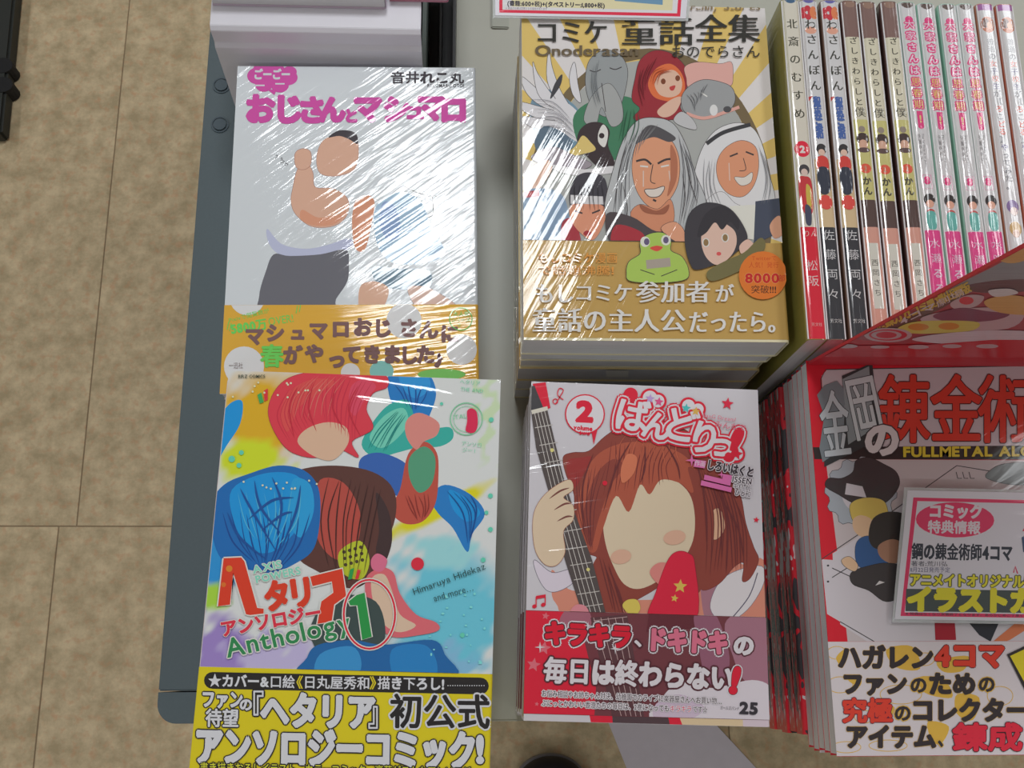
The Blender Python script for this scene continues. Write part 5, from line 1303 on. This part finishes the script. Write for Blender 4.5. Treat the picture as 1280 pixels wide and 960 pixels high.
# front card: lies on the red bordered cover, far edge a little raised
p0, U, V = tri_plane((1118, 777), fz + .0026, .045)
def d_card(P):
    pk = K(200, 62, 98)
    P.poly([(1141, 622), (1400, 628), (1400, 774), (1125, 770)], pk); P.poly([(1146, 626.5), (1400, 632), (1400, 769.5), (1130, 765.5)], K(192, 190, 198))
    P.poly([(1132, 736), (1400, 740), (1400, 768), (1131, 764)], K(70, 78, 78))
    P.ell(1193, 650, 49, 22, pk, rot=1); P.text('コミック', 1160, 629, 19, K(206, 196, 204), w=68, fat=.7, bold=.03, rot=1); P.text('特典情報', 1159, 650, 17, K(206, 196, 204), w=66, fat=.6, bold=.03, rot=1)
    P.text('鋼の錬金術師4コマ', 1139, 678, 22, K(56, 60, 70), w=126, bold=.03, fat=.5, rot=1)
    P.text('著者:荒川弘', 1138, 701, 7, K(60, 60, 76), w=46, bold=.02, rot=.5); P.text('11月22日発売予定', 1137, 708.5, 7, K(90, 90, 120), w=50, rot=.5)
    ye = K(206, 198, 60); ol2 = K(66, 74, 66)
    P.text('アニメイトオリジナル特典', 1136, 716, 17, ye, w=172, out=((1.6, ol2),), fat=.5, bold=.03, rot=1)
    P.text('イラストカード', 1133, 732, 33, ye, w=224, out=((1.6, ol2),), fat=2.2, bold=.03, rot=1)
    P.text('※特典はなくなり次第終了となります。あらかじめご了承ください。', 1131, 765, 4, K(70, 70, 80), w=170, rot=1)
    P.poly([(1276, 672), (1300, 655), (1300, 700), (1278, 690)], K(70, 84, 110)); P.poly([(1277, 664), (1286, 648), (1290, 664)], K(196, 50, 70)); P.line([(1266, 716), (1268, 708), (1271, 717)], 1.4, K(196, 60, 90), sm=False)
card('price_card', 'white card with pink border, pink oval and yellow lettering, on the red bordered cover', [(1134, 613), (1330, 617), (1322, 777), (1118, 774)], p0, U, V, .0016, d_card)
# back card: lies on the far end of the gold cover
p0, U, V = tri_plane((618, 22), cz + .0030, .03, -.012)
def d_card2(P):
    rdc = K(198, 44, 70)
    P.poly([(624, -90), (857, -84), (850, 21.5), (624, 16.5)], rdc); P.poly([(628, -90), (853, -84), (846, 17.5), (628, 13)], K(196, 194, 198)); P.poly([(630, -90), (846, -88), (840, 14), (640, 9)], K(206, 198, 160))
    P.poly([(766, -60), (830, -60), (828, 7), (768, 2)], K(70, 100, 140)); P.poly([(770, -2), (828, 1), (828, 7), (768, 2)], K(96, 132, 160))
    P.text('(書籍:600+税)+(タペストリー:1,800+税)', 634, 1.2, 7.2, K(50, 46, 60), w=122, rot=1.4, bold=.03, fat=.2)
    P.text('※商品の仕様は変更となる場合があります', 632, 9.4, 3.4, K(130, 120, 130), w=52, rot=1.2)
card('price_card', 'white card with red border and pale yellow panel on the gold pile', [(619, -40), (862, -34), (857, 24), (619, 20)], p0, U, V, .0014, d_card2)

# ================================================================== 9  books on the riser
W_m = wrap_mat('lilac wrapped cover', K(176, 160, 176), ang=0, amp=.0008, broad=.002, seed=31)
W2 = wrap_mat('pink wrapped cover', K(176, 120, 140), ang=0, amp=.0010, broad=.002, seed=33)
zr = 0.0002 + 0.1147
a, b = G(266, 7, zr), G(496, 7, zr)
e = book('manga_volume', a.x, a.x + .1050, a.y, a.y + .148, zr + .0001, .0120, W_m, paper, label='lilac and skin toned wrapped paperback lying on top of the white riser box', group='books on the riser', r=.002)
P = Print(e.location, (a.x, a.y, zr + .0122), FLATU, FLATV, rect=(.0005, .1045, .0004, .147), base=.00002)
P.blob([(300, 3), (340, -3), (420, 1), (470, -2), (460, 6), (380, 8), (320, 8)], K(214, 180, 170)); P.blob([(372, 2), (392, -4), (424, 2), (416, 7), (384, 6)], K(110, 60, 130)); P.blob([(278, 0), (296, 0), (292, 7), (280, 7)], K(60, 60, 70))
P.build('cover_print', W_m if False else wrap_mat('print lilac', None, ang=0, amp=.0008, broad=.002, seed=31), e)
a2 = G(500, 2, zr)
e = book('manga_volume', a.x + .1066, a.x + .1066 + .036, a2.y, a2.y + .12, zr + .0001, .0090, W2, paper, label='small pink and dark red wrapped booklet at the corner of the white riser box', group='books on the riser', r=.002)

# ================================================================== 10  floor things
# shoe toe at the bottom edge
def shoe(px, py):
    q = G(px, py, FZ + .05)
    e = empty('shoe', (q.x, q.y, FZ + .0005), 'black shoe with grey welt standing on the floor at the bottom edge', 'shoe')
    n = 40
    def outline(s_):
        pts = []
        for i in range(n):
            a = 2 * math.pi * i / n
            x = math.cos(a); y = math.sin(a)
            yy = y * .038 if y > 0 else y * .235
            w = .046 if y > 0 else .046 * (1 - .28 * math.sin(min(1, -y) * math.pi) - .12 * (-y))
            pts.append((x * w * s_, yy * s_ if y > 0 else yy * (1 - (1 - s_) * .25)))
        return pts
    layers = [(1.05, 0.0), (1.08, .012), (1.06, .022), (1.05, .024)]
    def loft(name, ls, mat, cap=True):
        v = []; f = []
        for (s_, z_) in ls:
            for (x, y) in outline(s_): v.append((x, y, z_ + (0.03 * max(0, min(1, (-y - .03) / .1)) if z_ > .035 else 0)))
        for k in range(len(ls) - 1):
            for i in range(n): f.append((k * n + i, k * n + (i + 1) % n, (k + 1) * n + (i + 1) % n, (k + 1) * n + i))
        f.append(tuple((len(ls) - 1) * n + i for i in range(n))); f.append(tuple(reversed(range(n))))
        return mesh_obj(name, v, f, mat, e, smooth=True)
    loft('sole', layers, plain('grey rubber welt', K(116, 112, 116), .6, noise=.1))
    loft('upper', [(1.0, .024), (.99, .036), (.93, .046), (.80, .055), (.6, .060), (.35, .062), (.1, .063)], plain('black shoe fabric', K(34, 30, 34), .7, noise=.15, nscale=400))
    for k in range(4):
        mb = MB(); mb.box(-.018, .018, -.07 - k * .016, -.064 - k * .016, .083 + k * .001, .087 + k * .004); mb.build('lace', plain('black lace', K(44, 42, 46), .8), e, bevel=.001)
shoe(691, 986)
# flat slanting strip of even pale lilac on the floor
sh = [G(755, 890, FZ), G(880, 890, FZ), G(968, 985, FZ), G(793, 985, FZ)]
v = [(p.x, p.y, 0.0004) for p in sh] + [(p.x, p.y, 0.0016) for p in sh]
o = mesh_obj('floor_strip', v, [(0, 1, 2, 3), (7, 6, 5, 4), (0, 4, 5, 1), (1, 5, 6, 2), (2, 6, 7, 3), (3, 7, 4, 0)], plain('pale lilac surface', K(204, 196, 206), .35, noise=.05, nscale=60), None)
o.location.z = FZ; tag(o, 'pale lilac slanting strip lying on the beige floor beyond the shelf front', 'sheet')
# dark neighbouring fixture at the upper left
pa, pb = G(17, 0, FZ + .03), G(0, 166, FZ + .03)
e = empty('floor_rack', (pa.x - .1, (pa.y + pb.y) / 2, FZ), 'black rack edge standing on the floor at the upper left corner', 'rack')
c_ = e.location
mb = MB(); prf = [(pa.x - c_.x, pa.y + .3 - c_.y), (pb.x - c_.x + .002, pb.y - c_.y), (pb.x - c_.x - .30, pb.y - c_.y - .02), (pa.x - c_.x - .30, pa.y + .3 - c_.y)]
k_ = (pa.x - pb.x) / (pa.y - pb.y); prf[0] = (pa.x - c_.x + k_ * .3, pa.y + .3 - c_.y)
mb.extrude(prf, 'z', .0005, .03); mb.build('side_panel', plain('black rack paint', K(40, 42, 40), .6), e, bevel=.004)
for py in (82, 106):
    q = G(6, py, FZ + .03); mb = MB(); n = 16
    mb.extrude([(q.x - c_.x - .004 + .016 * math.cos(2 * math.pi * i / n), q.y - c_.y + .013 * math.sin(2 * math.pi * i / n)) for i in range(n)], 'z', .002, .031); mb.build('bumper', plain('black rubber', K(30, 30, 32), .8), e)
